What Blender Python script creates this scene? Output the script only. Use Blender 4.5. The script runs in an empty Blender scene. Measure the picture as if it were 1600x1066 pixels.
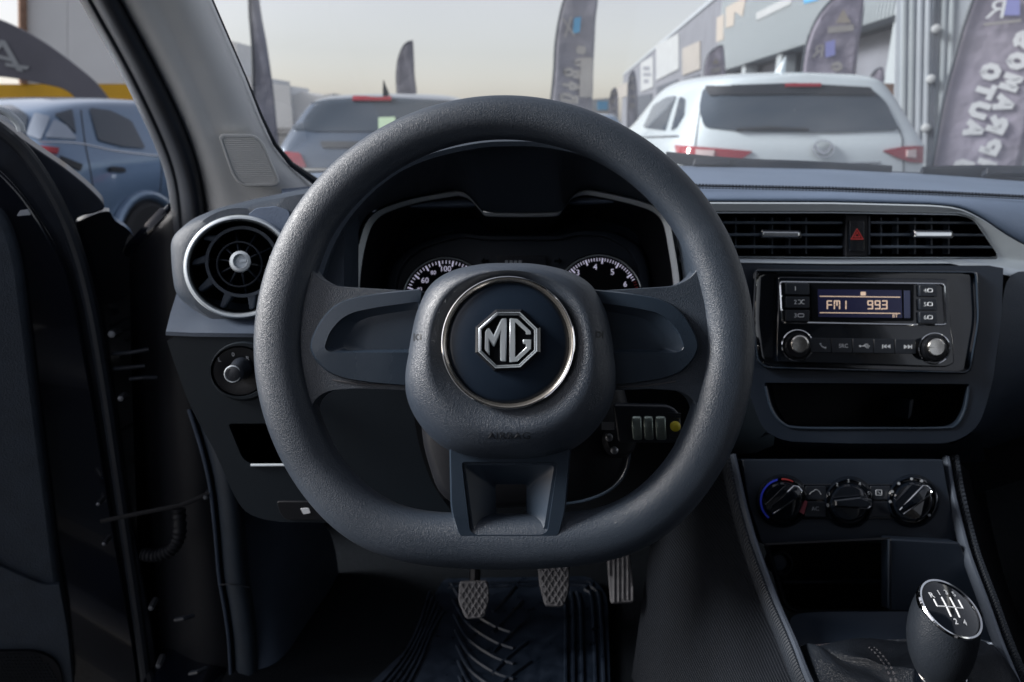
import bpy, bmesh, math, random
from mathutils import Vector, Matrix
from mathutils.bvhtree import BVHTree
random.seed(7)
R = math.radians
S = bpy.context.scene
COL = S.collection

# ------------------------------------------------------------------ camera
FPX = 1067.0                      # focal length in photo pixels (24 mm on a 36 mm frame)
CX, CY = 800.0, 533.0
PITCH = R(17.9)
CAM = Vector((0, 0, 1.28))
cd = bpy.data.cameras.new('camera')
cam = bpy.data.objects.new('camera', cd)
COL.objects.link(cam)
cd.sensor_width = 36.0
cd.lens = 24.0
cd.clip_start = 0.02
cd.clip_end = 3000
cam.location = CAM
cam.rotation_euler = (R(90) - PITCH, 0, 0)
cd.dof.use_dof = True
cd.dof.focus_distance = 0.56
cd.dof.aperture_fstop = 7.5
S.camera = cam

# ------------------------------------------------------------------ sky, sun, exposure
SUN_EL, SUN_AZ = R(31), R(-92)   # azimuth measured from straight ahead, negative to the left
w = bpy.data.worlds.new('World')
S.world = w
w.use_nodes = True
wn = w.node_tree
wn.nodes.clear()
wo = wn.nodes.new('ShaderNodeOutputWorld')
bg = wn.nodes.new('ShaderNodeBackground')
sk = wn.nodes.new('ShaderNodeTexSky')
sk.sky_type = 'NISHITA'
sk.sun_disc = False
sk.sun_elevation = SUN_EL
sk.sun_rotation = SUN_AZ
sk.air_density = 1.0
sk.dust_density = 1.2
sk.ozone_density = 1.0
hs = wn.nodes.new('ShaderNodeHueSaturation')      # thin even cloud takes most of the colour out of the sky
hs.inputs['Saturation'].default_value = 0.38
wn.links.new(sk.outputs[0], hs.inputs['Color'])
tn = wn.nodes.new('ShaderNodeMix'); tn.data_type = 'RGBA'; tn.blend_type = 'MULTIPLY'
tn.inputs['Factor'].default_value = 1.0
tn.inputs['B'].default_value = (1.0, .945, .94, 1)            # warm, dusty air
wn.links.new(hs.outputs[0], tn.inputs['A'])
wn.links.new(tn.outputs['Result'], bg.inputs[0])
bg.inputs[1].default_value = 0.125
wn.links.new(bg.outputs[0], wo.inputs[0])
sd = bpy.data.lights.new('sun', 'SUN')
sd.energy = 5.0
sd.angle = R(18)
sd.color = (1.0, 0.98, 0.955)
sun = bpy.data.objects.new('sun', sd)
COL.objects.link(sun)
sdir = Vector((math.sin(SUN_AZ) * math.cos(SUN_EL), math.cos(SUN_AZ) * math.cos(SUN_EL), math.sin(SUN_EL)))
sun.rotation_euler = sdir.to_track_quat('Z', 'Y').to_euler()
sun.location = (-8, -4, 9)
S.view_settings.view_transform = 'Standard'
S.view_settings.look = 'None'
S.view_settings.gamma = 1.0
S.view_settings.exposure = 0.45
S.render.engine = 'CYCLES'
S.cycles.use_denoising = True
S.cycles.max_bounces = 8
S.cycles.transparent_max_bounces = 16
S.cycles.caustics_reflective = False
S.cycles.caustics_refractive = False

# ------------------------------------------------------------------ helpers: pixels and planes
RT = Vector((1, 0, 0))
FW = Vector((0, math.cos(PITCH), -math.sin(PITCH)))
UP = Vector((0, math.sin(PITCH), math.cos(PITCH)))

def ray(px, py):
    return FW + RT * ((px - CX) / FPX) + UP * ((CY - py) / FPX)

def P(px, py, d):
    """pixel at a distance d measured along the camera axis"""
    return CAM + ray(px, py) * d

class Pl:
    """plane through a pixel at depth d; its normal leans up by `tilt` degrees and turns by `yaw`"""
    def __init__(s, px, py, d, tilt=17.9, yaw=0.0, n=None):
        s.o = P(px, py, d) if not isinstance(px, Vector) else px
        if n is None:
            t, y = R(tilt), R(yaw)
            n = Vector((math.sin(y) * math.cos(t), -math.cos(y) * math.cos(t), math.sin(t)))
        s.n = n.normalized()
        s.u = Vector((0, 0, 1)).cross(s.n)
        s.u = s.u.normalized() if s.u.length > 1e-4 else Vector((1, 0, 0))
        s.v = s.n.cross(s.u).normalized()
    def pt(s, px, py, h=0.0):
        r = ray(px, py)
        t = (s.o + s.n * h - CAM).dot(s.n) / r.dot(s.n)
        return CAM + r * t
    def depth(s, px, py):
        return (s.pt(px, py) - CAM).dot(FW)
    def m(s, px, py):
        """metres per pixel near here"""
        return s.depth(px, py) / FPX

# outlines in pixels -------------------------------------------------
def rnd(pts, r, seg=5):
    """round the corners of a polygon; r one radius or a list"""
    out = []
    n = len(pts)
    for i, p in enumerate(pts):
        rr = r[i] if isinstance(r, (list, tuple)) else r
        p = Vector(p)
        a = Vector(pts[i - 1]) - p
        b = Vector(pts[(i + 1) % n]) - p
        k = min(rr, a.length * .49, b.length * .49)
        if k < .05:
            out.append((p.x, p.y)); continue
        pa, pb = p + a.normalized() * k, p + b.normalized() * k
        for j in range(seg + 1):
            t = j / seg
            q = pa * (1 - t) ** 2 + p * 2 * t * (1 - t) + pb * t ** 2
            out.append((q.x, q.y))
    return out

def box2(x0, y0, x1, y1, r=0, seg=5):
    q = [(x0, y0), (x1, y0), (x1, y1), (x0, y1)]
    return rnd(q, r, seg) if r else q

def circ(cx, cy, r, n=48, ry=None, rot=0):
    ry = ry or r
    c, s_ = math.cos(R(rot)), math.sin(R(rot))
    o = []
    for i in range(n):
        a = 2 * math.pi * i / n
        x, y = r * math.cos(a), ry * math.sin(a)
        o.append((cx + x * c - y * s_, cy + x * s_ + y * c))
    return o

def scl(poly, k, c=None, ky=None):
    if c is None:
        c = (sum(p[0] for p in poly) / len(poly), sum(p[1] for p in poly) / len(poly))
    ky = k if ky is None else ky
    return [(c[0] + (p[0] - c[0]) * k, c[1] + (p[1] - c[1]) * ky) for p in poly]

def spline(pts, n=8, closed=False):
    """Catmull-Rom through tuples of any length"""
    L = len(pts)
    out = []
    rng = range(L if closed else L - 1)
    for i in rng:
        g = lambda k: pts[k % L] if closed else pts[max(0, min(L - 1, k))]
        p0, p1, p2, p3 = g(i - 1), g(i), g(i + 1), g(i + 2)
        for j in range(n):
            t = j / n
            out.append(tuple(.5 * (2 * b + (c - a) * t + (2 * a - 5 * b + 4 * c - d) * t * t + (3 * b - a - 3 * c + d) * t ** 3)
                             for a, b, c, d in zip(p0, p1, p2, p3)))
    if not closed:
        out.append(tuple(pts[-1]))
    return out

def polar(poly, c, angs):
    res = []
    n = len(poly)
    for a in angs:
        dx, dy = math.cos(a), math.sin(a)
        best = None
        for i in range(n):
            x1, y1 = poly[i][0] - c[0], poly[i][1] - c[1]
            x2, y2 = poly[(i + 1) % n][0] - c[0], poly[(i + 1) % n][1] - c[1]
            ex, ey = x2 - x1, y2 - y1
            den = dx * ey - dy * ex
            if abs(den) < 1e-9: continue
            t = (x1 * ey - y1 * ex) / den
            q = (x1 * dy - y1 * dx) / den
            if t > 0 and -1e-6 <= q <= 1 + 1e-6:
                best = t if best is None else max(best, t)
        if best is None: best = 1e-3
        res.append((c[0] + dx * best, c[1] + dy * best))
    return res

# ------------------------------------------------------------------ helpers: meshes and objects
class MB:
    def __init__(s):
        s.v, s.f = [], []
    def add(s, vs, fs):
        b = len(s.v)
        s.v += [Vector(x) for x in vs]
        s.f += [[b + i for i in f] for f in fs]
        return s
    def prism(s, pl, poly, h, t):
        fr = [pl.pt(x, y, h) for x, y in poly]
        bk = [p - pl.n * t for p in fr]
        n = len(poly)
        return s.add(fr + bk, [list(range(n)), list(range(2 * n - 1, n - 1, -1))] +
                     [[i, i + n, (i + 1) % n + n, (i + 1) % n] for i in range(n)])
    def rings(s, pl, layers, c=None, N=72, cap0=False, cap1=True):
        """loft through (outline, height) layers, sampled round the centre c"""
        if c is None:
            q = layers[-1][0]
            c = (sum(p[0] for p in q) / len(q), sum(p[1] for p in q) / len(q))
        an = set(round(2 * math.pi * i / N - math.pi, 5) for i in range(N))
        for poly, h in layers:
            if len(poly) <= 40:
                for p in poly: an.add(round(math.atan2(p[1] - c[1], p[0] - c[0]), 5))
        an = sorted(an)
        keep = [an[0]]
        for a in an[1:]:
            if a - keep[-1] > 2e-3: keep.append(a)
        an = keep
        n = len(an)
        rows = [[pl.pt(x, y, h) for x, y in polar(poly, c, an)] for poly, h in layers]
        vs = [p for r_ in rows for p in r_]
        fs = []
        for k in range(len(rows) - 1):
            for i in range(n):
                j = (i + 1) % n
                fs.append([k * n + i, k * n + j, (k + 1) * n + j, (k + 1) * n + i])
        if cap1: fs.append(list(range((len(rows) - 1) * n, len(rows) * n)))
        if cap0: fs.append(list(range(n - 1, -1, -1)))
        return s.add(vs, fs)
    def lathe(s, o, ax, prof, seg=40, u=None, cap=True, sx=1.0):
        ax = ax.normalized()
        u = (u or (Vector((1, 0, 0)) if abs(ax.x) < .8 else Vector((0, 1, 0))))
        u = (u - ax * u.dot(ax)).normalized()
        v = ax.cross(u)
        vs = [o + ax * h + (u * (math.cos(a) * sx) + v * math.sin(a)) * r
              for r, h in prof for a in [2 * math.pi * i / seg for i in range(seg)]]
        fs = []
        for k in range(len(prof) - 1):
            for i in range(seg):
                j = (i + 1) % seg
                fs.append([k * seg + i, k * seg + j, (k + 1) * seg + j, (k + 1) * seg + i])
        if cap:
            fs.append(list(range(seg - 1, -1, -1)))
            fs.append(list(range((len(prof) - 1) * seg, len(prof) * seg)))
        return s.add(vs, fs)
    def tube(s, pts, r, seg=8, closed=False, ref=None, ry=None, cap=True):
        """swept tube; r one radius or a list; ry makes it flat along ref"""
        n = len(pts)
        pts = [Vector(p) for p in pts]
        vs, fs = [], []
        for i, p in enumerate(pts):
            a = pts[i - 1] if (i or closed) else p
            b = pts[(i + 1) % n] if (i < n - 1 or closed) else p
            t = (b - a).normalized()
            if i == 0 or ref: rf = ref or (Vector((0, 0, 1)) if abs(t.z) < .9 else Vector((1, 0, 0)))
            else: rf = v                                  # carry the frame along the path
            v = (rf - t * rf.dot(t)).normalized()
            u = v.cross(t)
            k = r[i] if isinstance(r, (list, tuple)) else r
            kv = (ry[i] if isinstance(ry, (list, tuple)) else ry) if ry else k
            for j in range(seg):
                q = 2 * math.pi * j / seg
                vs.append(p + u * math.cos(q) * k + v * math.sin(q) * kv)
        for i in range(n if closed else n - 1):
            i2 = (i + 1) % n
            for j in range(seg):
                j2 = (j + 1) % seg
                fs.append([i * seg + j, i * seg + j2, i2 * seg + j2, i2 * seg + j])
        if cap and not closed:
            fs.append(list(range(seg - 1, -1, -1)))
            fs.append(list(range((n - 1) * seg, n * seg)))
        return s.add(vs, fs)
    def loft(s, rows, closed=False):
        m = len(rows[0])
        vs = [Vector(p) for r_ in rows for p in r_]
        fs = []
        for k in range(len(rows) - 1):
            for i in range(m if closed else m - 1):
                j = (i + 1) % m
                fs.append([k * m + i, k * m + j, (k + 1) * m + j, (k + 1) * m + i])
        return s.add(vs, fs)
    def box(s, c, sz, M=None):
        x, y, z = sz[0] / 2, sz[1] / 2, sz[2] / 2
        vs = [Vector((a * x, b * y, e * z)) for a in (-1, 1) for b in (-1, 1) for e in (-1, 1)]
        if M is not None: vs = [M @ p for p in vs]
        c = Vector(c)
        return s.add([p + c for p in vs], [[0, 1, 3, 2], [4, 6, 7, 5], [0, 4, 5, 1], [2, 3, 7, 6], [0, 2, 6, 4], [1, 5, 7, 3]])

def thing(name, label, cat, loc, group=None):
    o = bpy.data.objects.new(name, None)
    o.empty_display_size = .05
    COL.objects.link(o)
    o.location = loc
    o['label'] = label
    o['category'] = cat
    if group: o['group'] = group
    return o

def wloc(o):
    v = Vector(o.location)
    return v

def mk(name, mb, mat, parent=None, weld=0, bevel=0, seg=2, sub=0, solid=0, sharp=35, label=None, offset=-1):
    me = bpy.data.meshes.new(name)
    me.from_pydata([tuple(p) for p in mb.v], [], mb.f)
    bm = bmesh.new()
    bm.from_mesh(me)
    if weld: bmesh.ops.remove_doubles(bm, verts=bm.verts, dist=weld)
    bmesh.ops.recalc_face_normals(bm, faces=bm.faces)
    bm.to_mesh(me)
    bm.free()
    o = bpy.data.objects.new(name, me)
    COL.objects.link(o)
    if mat: me.materials.append(mat)
    for p in me.polygons: p.use_smooth = True
    if not sub: me.set_sharp_from_angle(angle=R(sharp))
    if parent:
        o.parent = parent
        # things are empties at their own place; all vertices are written in world metres
        if parent.type == 'EMPTY': o.matrix_parent_inverse = Matrix.Translation(-Vector(parent.location))
    if solid:
        md = o.modifiers.new('thickness', 'SOLIDIFY'); md.thickness = solid; md.offset = offset
    if bevel:
        md = o.modifiers.new('bevel', 'BEVEL'); md.width = bevel; md.segments = seg; md.limit_method = 'ANGLE'; md.angle_limit = R(32)
        md.harden_normals = False
    if sub:
        md = o.modifiers.new('smooth', 'SUBSURF'); md.levels = sub; md.render_levels = sub
    if label: o['label'] = label
    return o

def tag(o, label, cat, group=None):
    o['label'] = label; o['category'] = cat
    if group: o['group'] = group
    return o

def struct(o):
    o['kind'] = 'structure'
    return o

def text_mesh(body, size=1.0, ext=0.0, bold=0.0):
    cu = bpy.data.curves.new('lettering', 'FONT')
    cu.body = body
    cu.size = size
    cu.extrude = ext
    cu.offset = bold
    cu.align_x = 'CENTER'
    cu.align_y = 'CENTER'
    cu.resolution_u = 3
    ob = bpy.data.objects.new('lettering', cu)
    COL.objects.link(ob)
    bpy.context.view_layer.update()
    me = bpy.data.meshes.new_from_object(ob.evaluated_get(bpy.context.evaluated_depsgraph_get()))
    bpy.data.objects.remove(ob)
    bpy.data.curves.remove(cu)
    return me

def text(name, pl, body, px, py, hpx, h, mat, parent, wpx=None, rot=0, mirror=False, ext=0.0002, bold=0.0):
    """lettering on a plane: capital height hpx pixels, centred on a pixel; wpx forces the width"""
    me = text_mesh(body, 1.0, 0.0, bold)
    xs = [v.co.x for v in me.vertices]; ys = [v.co.y for v in me.vertices]
    if not xs: return None
    wd, ht = max(xs) - min(xs), max(ys) - min(ys)
    cx, cy = (max(xs) + min(xs)) / 2, (max(ys) + min(ys)) / 2
    k = pl.m(px, py)
    sy = hpx * k / ht
    sx = (wpx * k / wd) if wpx else sy
    if mirror: sx = -sx
    c, s_ = math.cos(R(rot)), math.sin(R(rot))
    o0 = pl.pt(px, py, h)
    mb = MB()
    vs = []
    for v in me.vertices:
        x, y = (v.co.x - cx) * sx, (v.co.y - cy) * sy
        vs.append(o0 + pl.u * (x * c - y * s_) + pl.v * (x * s_ + y * c))
    fs = [list(p.vertices) for p in me.polygons]
    mb.add(vs, fs)
    # make all faces look along the plane normal
    o = mk(name, mb, mat, parent)
    for p in o.data.polygons: p.use_smooth = False
    for p in o.data.polygons:
        if p.normal.dot(pl.n) < 0: p.flip()
    if ext:
        md = o.modifiers.new('thickness', 'SOLIDIFY'); md.thickness = ext; md.offset = -1
    bpy.data.meshes.remove(me)
    return o

# ------------------------------------------------------------------ materials
MATS = {}
def mat(name, col, rough=.5, metal=0.0, bump=None, var=0.0, vscale=30, coat=0.0, spec=.5, emit=None, rvar=0.0, sheen=0, aniso=0):
    m = bpy.data.materials.new(name)
    m.use_nodes = True
    nt = m.node_tree
    b = nt.nodes['Principled BSDF']
    b.inputs['Base Color'].default_value = (*col, 1)
    b.inputs['Roughness'].default_value = rough
    b.inputs['Metallic'].default_value = metal
    b.inputs['Specular IOR Level'].default_value = spec
    if coat:
        b.inputs['Coat Weight'].default_value = coat
        b.inputs['Coat Roughness'].default_value = .04
    if sheen:
        b.inputs['Sheen Weight'].default_value = sheen
    if emit:
        b.inputs['Emission Color'].default_value = (*emit[0], 1)
        b.inputs['Emission Strength'].default_value = emit[1]
    tc = nt.nodes.new('ShaderNodeTexCoord')
    if var:
        nz = nt.nodes.new('ShaderNodeTexNoise'); nz.inputs['Scale'].default_value = vscale; nz.inputs['Detail'].default_value = 6
        mp = nt.nodes.new('ShaderNodeMapRange')
        mp.inputs['From Min'].default_value = .3; mp.inputs['From Max'].default_value = .7
        mp.inputs['To Min'].default_value = 1 - var; mp.inputs['To Max'].default_value = 1 + var
        mx = nt.nodes.new('ShaderNodeMix'); mx.data_type = 'RGBA'; mx.blend_type = 'MULTIPLY'; mx.inputs['Factor'].default_value = 1
        mx.inputs['A'].default_value = (*col, 1)
        nt.links.new(tc.outputs['Object'], nz.inputs['Vector'])
        nt.links.new(nz.outputs['Fac'], mp.inputs['Value'])
        nt.links.new(mp.outputs['Result'], mx.inputs['B'])
        nt.links.new(mx.outputs['Result'], b.inputs['Base Color'])
        if rvar:
            mr = nt.nodes.new('ShaderNodeMapRange')
            mr.inputs['From Min'].default_value = .3; mr.inputs['From Max'].default_value = .7
            mr.inputs['To Min'].default_value = rough - rvar; mr.inputs['To Max'].default_value = rough + rvar
            nt.links.new(nz.outputs['Fac'], mr.inputs['Value'])
            nt.links.new(mr.outputs['Result'], b.inputs['Roughness'])
    if bump:
        kind, scale, dist, strength = bump
        bp = nt.nodes.new('ShaderNodeBump')
        bp.inputs['Strength'].default_value = strength
        bp.inputs['Distance'].default_value = dist
        if kind == 'grain':              # pebbled leather: raised cells with fine valleys
            nz2 = nt.nodes.new('ShaderNodeTexNoise'); nz2.inputs['Scale'].default_value = scale * .7; nz2.inputs['Detail'].default_value = 2
            ad = nt.nodes.new('ShaderNodeVectorMath'); ad.operation = 'MULTIPLY_ADD'
            ad.inputs[1].default_value = (1.6 / scale,) * 3
            nt.links.new(tc.outputs['Object'], nz2.inputs['Vector'])
            nt.links.new(nz2.outputs['Color'], ad.inputs[0])
            nt.links.new(tc.outputs['Object'], ad.inputs[2])
            vo = nt.nodes.new('ShaderNodeTexVoronoi'); vo.feature = 'DISTANCE_TO_EDGE'; vo.inputs['Scale'].default_value = scale
            nt.links.new(ad.outputs[0], vo.inputs['Vector'])
            cr = nt.nodes.new('ShaderNodeMapRange'); cr.interpolation_type = 'SMOOTHSTEP'
            cr.inputs['From Min'].default_value = 0.0; cr.inputs['From Max'].default_value = .28
            nt.links.new(vo.outputs['Distance'], cr.inputs['Value'])
            nt.links.new(cr.outputs['Result'], bp.inputs['Height'])
        elif kind == 'noise':
            n2 = nt.nodes.new('ShaderNodeTexNoise'); n2.inputs['Scale'].default_value = scale; n2.inputs['Detail'].default_value = 3
            nt.links.new(tc.outputs['Object'], n2.inputs['Vector'])
            nt.links.new(n2.outputs['Fac'], bp.inputs['Height'])
        elif kind.startswith('wave'):
            n2 = nt.nodes.new('ShaderNodeTexWave'); n2.inputs['Scale'].default_value = scale
            n2.bands_direction = kind[-1].upper(); n2.inputs['Distortion'].default_value = .3
            nt.links.new(tc.outputs['Object'], n2.inputs['Vector'])
            nt.links.new(n2.outputs['Fac'], bp.inputs['Height'])
        nt.links.new(bp.outputs['Normal'], b.inputs['Normal'])
    MATS[name] = m
    return m

def glass_mat(name, tint, gloss_rough=.0, ior=1.5):
    """thin pane: clear transmission with a Fresnel mirror on top"""
    m = bpy.data.materials.new(name); m.use_nodes = True
    nt = m.node_tree; nt.nodes.clear()
    o = nt.nodes.new('ShaderNodeOutputMaterial'); mx = nt.nodes.new('ShaderNodeMixShader')
    t = nt.nodes.new('ShaderNodeBsdfTransparent'); t.inputs[0].default_value = (*tint, 1)
    g = nt.nodes.new('ShaderNodeBsdfGlossy'); g.inputs['Roughness'].default_value = gloss_rough
    ge = nt.nodes.new('ShaderNodeNewGeometry')           # Schlick reflectance, the same from either face
    def mth(op, a=None, b=None):
        n_ = nt.nodes.new('ShaderNodeMath'); n_.operation = op
        for i_, q in enumerate((a, b)):
            if q is None: continue
            if isinstance(q, (int, float)): n_.inputs[i_].default_value = q
            else: nt.links.new(q, n_.inputs[i_])
        return n_.outputs[0]
    dp = nt.nodes.new('ShaderNodeVectorMath'); dp.operation = 'DOT_PRODUCT'
    nt.links.new(ge.outputs['Normal'], dp.inputs[0]); nt.links.new(ge.outputs['Incoming'], dp.inputs[1])
    fr = mth('ADD', mth('MULTIPLY', mth('POWER', mth('SUBTRACT', 1.0, mth('ABSOLUTE', dp.outputs['Value'])), 5.0), .94), .04)
    nt.links.new(fr, mx.inputs[0]); nt.links.new(t.outputs[0], mx.inputs[1]); nt.links.new(g.outputs[0], mx.inputs[2])
    nt.links.new(mx.outputs[0], o.inputs[0])
    return m

leather = mat('wheel_leather', (.025, .037, .056), .45, bump=('grain', 760, .0004, .36), var=.16, vscale=11, spec=.9, rvar=.08)
hubskin = mat('hub_skin', (.024, .036, .056), .44, bump=('grain', 800, .0004, .40), var=.10, vscale=16, spec=.95, rvar=.06)
satin = mat('satin_spoke_plastic', (.020, .032, .050), .30, bump=('noise', 900, .0002, .25), var=.12, vscale=20, spec=.9, rvar=.06)
discm = mat('brushed_navy_plastic', (.012, .021, .037), .28, bump=('noise', 1400, .0001, .2), var=.06, vscale=10)
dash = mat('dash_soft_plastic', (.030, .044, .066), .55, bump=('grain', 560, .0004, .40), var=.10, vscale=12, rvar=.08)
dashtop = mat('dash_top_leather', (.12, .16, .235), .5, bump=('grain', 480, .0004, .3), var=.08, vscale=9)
lower = mat('lower_dash_plastic', (.007, .012, .018), .6, spec=.25, bump=('noise', 800, .0004, .4), var=.10, vscale=12)
stack = mat('stack_plastic', (.012, .019, .032), .45, bump=('noise', 1000, .0002, .3), var=.08, vscale=14, rvar=.08)
black = mat('matt_black_plastic', (.004, .005, .008), .55, spec=.3, bump=('noise', 700, .0003, .3))
vblack = mat('black_cavity', (.002, .003, .005), .8, spec=.15)
piano = mat('piano_black', (.004, .006, .010), .09, coat=.6, var=.2, vscale=12, rvar=.05)
silver = mat('satin_silver', (.56, .62, .67), .30, .45, bump=('noise', 1200, .0001, .15), var=.04)
silver2 = mat('silver_bezel', (.60, .66, .71), .36, .25, var=.05)
chrome = mat('chrome', (.80, .82, .84), .07, 1.0)
dchrome = mat('smoked_chrome', (.40, .38, .35), .26, .9)
brush = mat('brushed_knob', (.62, .60, .56), .25, 1.0, bump=('noise', 900, .0002, .3))
cloth = mat('pillar_fabric', (.80, .81, .80), .85, bump=('noise', 1600, .0004, .4), var=.06, vscale=8, sheen=.2)
rubber = mat('black_rubber', (.010, .014, .022), .5, bump=('noise', 400, .0003, .3), var=.2, vscale=30)
paint = mat('black_paint', (.006, .008, .014), .16, coat=.8)
paintd = mat('dusty_black_paint', (.020, .026, .040), .35, var=.3, vscale=25, coat=.2)
doortrim = mat('door_trim', (.030, .042, .060), .6, bump=('grain', 380, .0006, .6), var=.15, vscale=40)
carpet = mat('carpet', (.006, .008, .011), .95, spec=.1, bump=('noise', 700, .002, .9), var=.35, vscale=300)
carpet2 = mat('kick_trim', (.045, .064, .098), .6, bump=('noise', 600, .0004, .4), var=.1)
matrub = mat('mat_rubber', (.010, .016, .028), .38, bump=('noise', 500, .0003, .3), var=.35, vscale=60, rvar=.12)
pedal = mat('pedal_rubber', (.12, .12, .13), .7, bump=('noise', 600, .0006, .6), var=.25, vscale=90)
steel = mat('steel', (.35, .36, .38), .35, 1.0)
bootm = mat('boot_leather', (.014,.018,.025), .35, bump=('grain', 520, .0005, .5), var=.1)
thread = mat('thread', (.10, .10, .11), .8)
thread2 = mat('dark_thread', (.030, .036, .048), .8)
white_ink = mat('white_ink', (.75, .78, .82), .5)
dim_ink = mat('grey_ink', (.40, .43, .47), .5)
gauge_ink = mat('gauge_ink', (.70, .68, .80), .5, emit=((.75, .72, .95), .35))
dark_ink = mat('embossed_ink', (.010, .013, .018), .5)
red_ink = mat('red_ink', (.42, .03, .03), .4)
redtick = mat('red_tick', (.45, .05, .05), .5)
blue_ink = mat('blue_ink', (.03, .05, .45), .4, emit=((.05, .08, .9), .04))
lcd = mat('lcd', (.012, .014, .045), .2, emit=((.05, .05, .14), .05))
lcd_off = mat('lcd_off', (.006, .008, .014), .2)
lcd_ink = mat('lcd_ink', (.5, .38, .3), .5, emit=((1.0, .72, .55), .30))
btn = mat('button_black', (.016, .020, .028), .35)
yellow = mat('yellow_plastic', (.62, .52, .03), .4)
fobsil = mat('fob_silver', (.34, .40, .36), .3, .8, var=.25, vscale=60)
glass = glass_mat('windscreen_glass', (.97, .985, .98))
nt = glass.node_tree                                   # thin uneven dust film added to haze the view through the pane
mo_ = nt.nodes['Material Output']; old = mo_.inputs[0].links[0].from_socket
dfm = nt.nodes.new('ShaderNodeMixShader'); dif = nt.nodes.new('ShaderNodeBsdfTranslucent'); dif.inputs[0].default_value = (.8, .8, .78, 1)
tcx = nt.nodes.new('ShaderNodeTexCoord'); nzx = nt.nodes.new('ShaderNodeTexNoise'); nzx.inputs['Scale'].default_value = 7; nzx.inputs['Detail'].default_value = 8
mrx = nt.nodes.new('ShaderNodeMapRange'); mrx.inputs['From Min'].default_value = .35; mrx.inputs['From Max'].default_value = .7
mrx.inputs['To Min'].default_value = .02; mrx.inputs['To Max'].default_value = .055
nt.links.new(tcx.outputs['Object'], nzx.inputs['Vector']); nt.links.new(nzx.outputs['Fac'], mrx.inputs['Value'])
nt.links.new(mrx.outputs['Result'], dfm.inputs[0]); nt.links.new(old, dfm.inputs[1]); nt.links.new(dif.outputs[0], dfm.inputs[2])
nt.links.new(dfm.outputs[0], mo_.inputs[0])

# outside
asphalt = mat('asphalt', (.055, .055, .058), .9, bump=('noise', 90, .01, .6), var=.25, vscale=3)
concrete = mat('concrete', (.33, .33, .34), .85, bump=('noise', 30, .005, .4), var=.12, vscale=2)
wall_w = mat('pale_wall', (.80, .81, .82), .8, bump=('noise', 20, .005, .3), var=.05, vscale=.6)
yel_w = mat('yellow_band', (.75, .42, .03), .7, var=.08, vscale=2)
dark_w = mat('dark_cladding', (.15, .16, .19), .7, var=.12, vscale=.7)
dark_in = mat('shop_dark', (.05, .06, .08), .7, var=.3, vscale=1.0)
clad = mat('pale_cladding', (.32, .36, .39), .5, .1, var=.05, vscale=.5)
clad2 = mat('grey_cladding', (.40, .44, .49), .45, .2, var=.06, vscale=1.5)
sign_w = mat('sign_white', (.33, .35, .37), .6, var=.08, vscale=1)
sign_b = mat('sign_beige', (.28, .265, .25), .6, var=.08, vscale=1)
sign_bl = mat('sign_blue', (.08, .30, .52), .6)
sign_o = mat('sign_orange', (.34, .31, .28), .6)
brick = mat('brick_stack', (.28, .17, .12), .8, var=.2, vscale=8)
flagm = mat('flag_cloth', (.34, .32, .40), .8, bump=('noise', 2.5, .12, .5), var=.15, vscale=2.0)
flagd = mat('flag_cloth_dark', (.25, .25, .30), .8, bump=('noise', 2.5, .12, .5), var=.2, vscale=1.5)
flagp = mat('flag_panel_pale', (.36, .35, .35), .8, var=.15, vscale=3)
polem = mat('flag_pole', (.03, .04, .055), .5)
tentm = mat('tent_fabric', (.13, .13, .155), .8, var=.15, vscale=1)
pwhite = mat('car_paint_white', (.52, .59, .64), .25, coat=.8, var=.02)
pblue = mat('car_paint_blue', (.075, .105, .155), .25, .3, coat=.8, var=.03)
psilver = mat('car_paint_silver_blue', (.16, .24, .36), .28, .35, coat=.8, var=.03)
carglass = mat('car_glass', (.040, .055, .075), .06, coat=.5, spec=.6)
seal = mat('car_black_trim', (.015, .018, .024), .5)
tail = mat('tail_light_red', (.26, .015, .025), .12, coat=.8)
tailw = mat('tail_light_clear', (.55, .45, .46), .12, coat=.8)
tyre = mat('tyre', (.02, .021, .024), .8)
alloy = mat('alloy', (.42, .44, .47), .3, .9)
sticker = mat('sticker_green', (.45, .60, .42), .6)

# ================================================================== THE CAR PARK
g = MB().loft([[(-400, -150, 0), (400, -150, 0)], [(-400, 900, 0), (400, 900, 0)]])
struct(mk('ground', g, asphalt))

# ------------------------------------------------------------------ parked cars
def tyre_wheel(parent, c, axis, r=.34, wd=.21):
    t = mk('wheel', MB().lathe(c, axis, [(r * .62, -wd / 2), (r * .93, -wd / 2), (r, -wd * .38), (r, wd * .38), (r * .93, wd / 2), (r * .62, wd / 2), (r * .62, -wd / 2)], 36, cap=False), tyre, parent)
    m = MB()
    m.lathe(c, axis, [(r * .64, -wd * .45), (r * .60, -wd * .45), (r * .58, wd * .30), (r * .66, wd * .46), (r * .64, wd * .44)], 36, cap=False)
    m.lathe(c + axis * (wd * .25), axis, [(r * .14, -.02), (r * .14, .03), (.01, .035)], 16)
    u = Vector((0, 0, 1)); v = axis.cross(u)
    for k in range(5):
        a = 2 * math.pi * k / 5
        dr = u * math.cos(a) + v * math.sin(a)
        sd_ = axis.cross(dr)
        q = [c + axis * (wd * .28) + dr * (r * .1) + sd_ * .04, c + axis * (wd * .34) + dr * (r * .62) + sd_ * .03,
             c + axis * (wd * .34) + dr * (r * .62) - sd_ * .03, c + axis * (wd * .28) + dr * (r * .1) - sd_ * .04]
        m.add(q + [p - axis * .03 for p in q], [[0, 1, 2, 3], [7, 6, 5, 4], [0, 4, 5, 1], [1, 5, 6, 2], [2, 6, 7, 3], [3, 7, 4, 0]])
    mk('rim', m, alloy, t)
    return t

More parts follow.
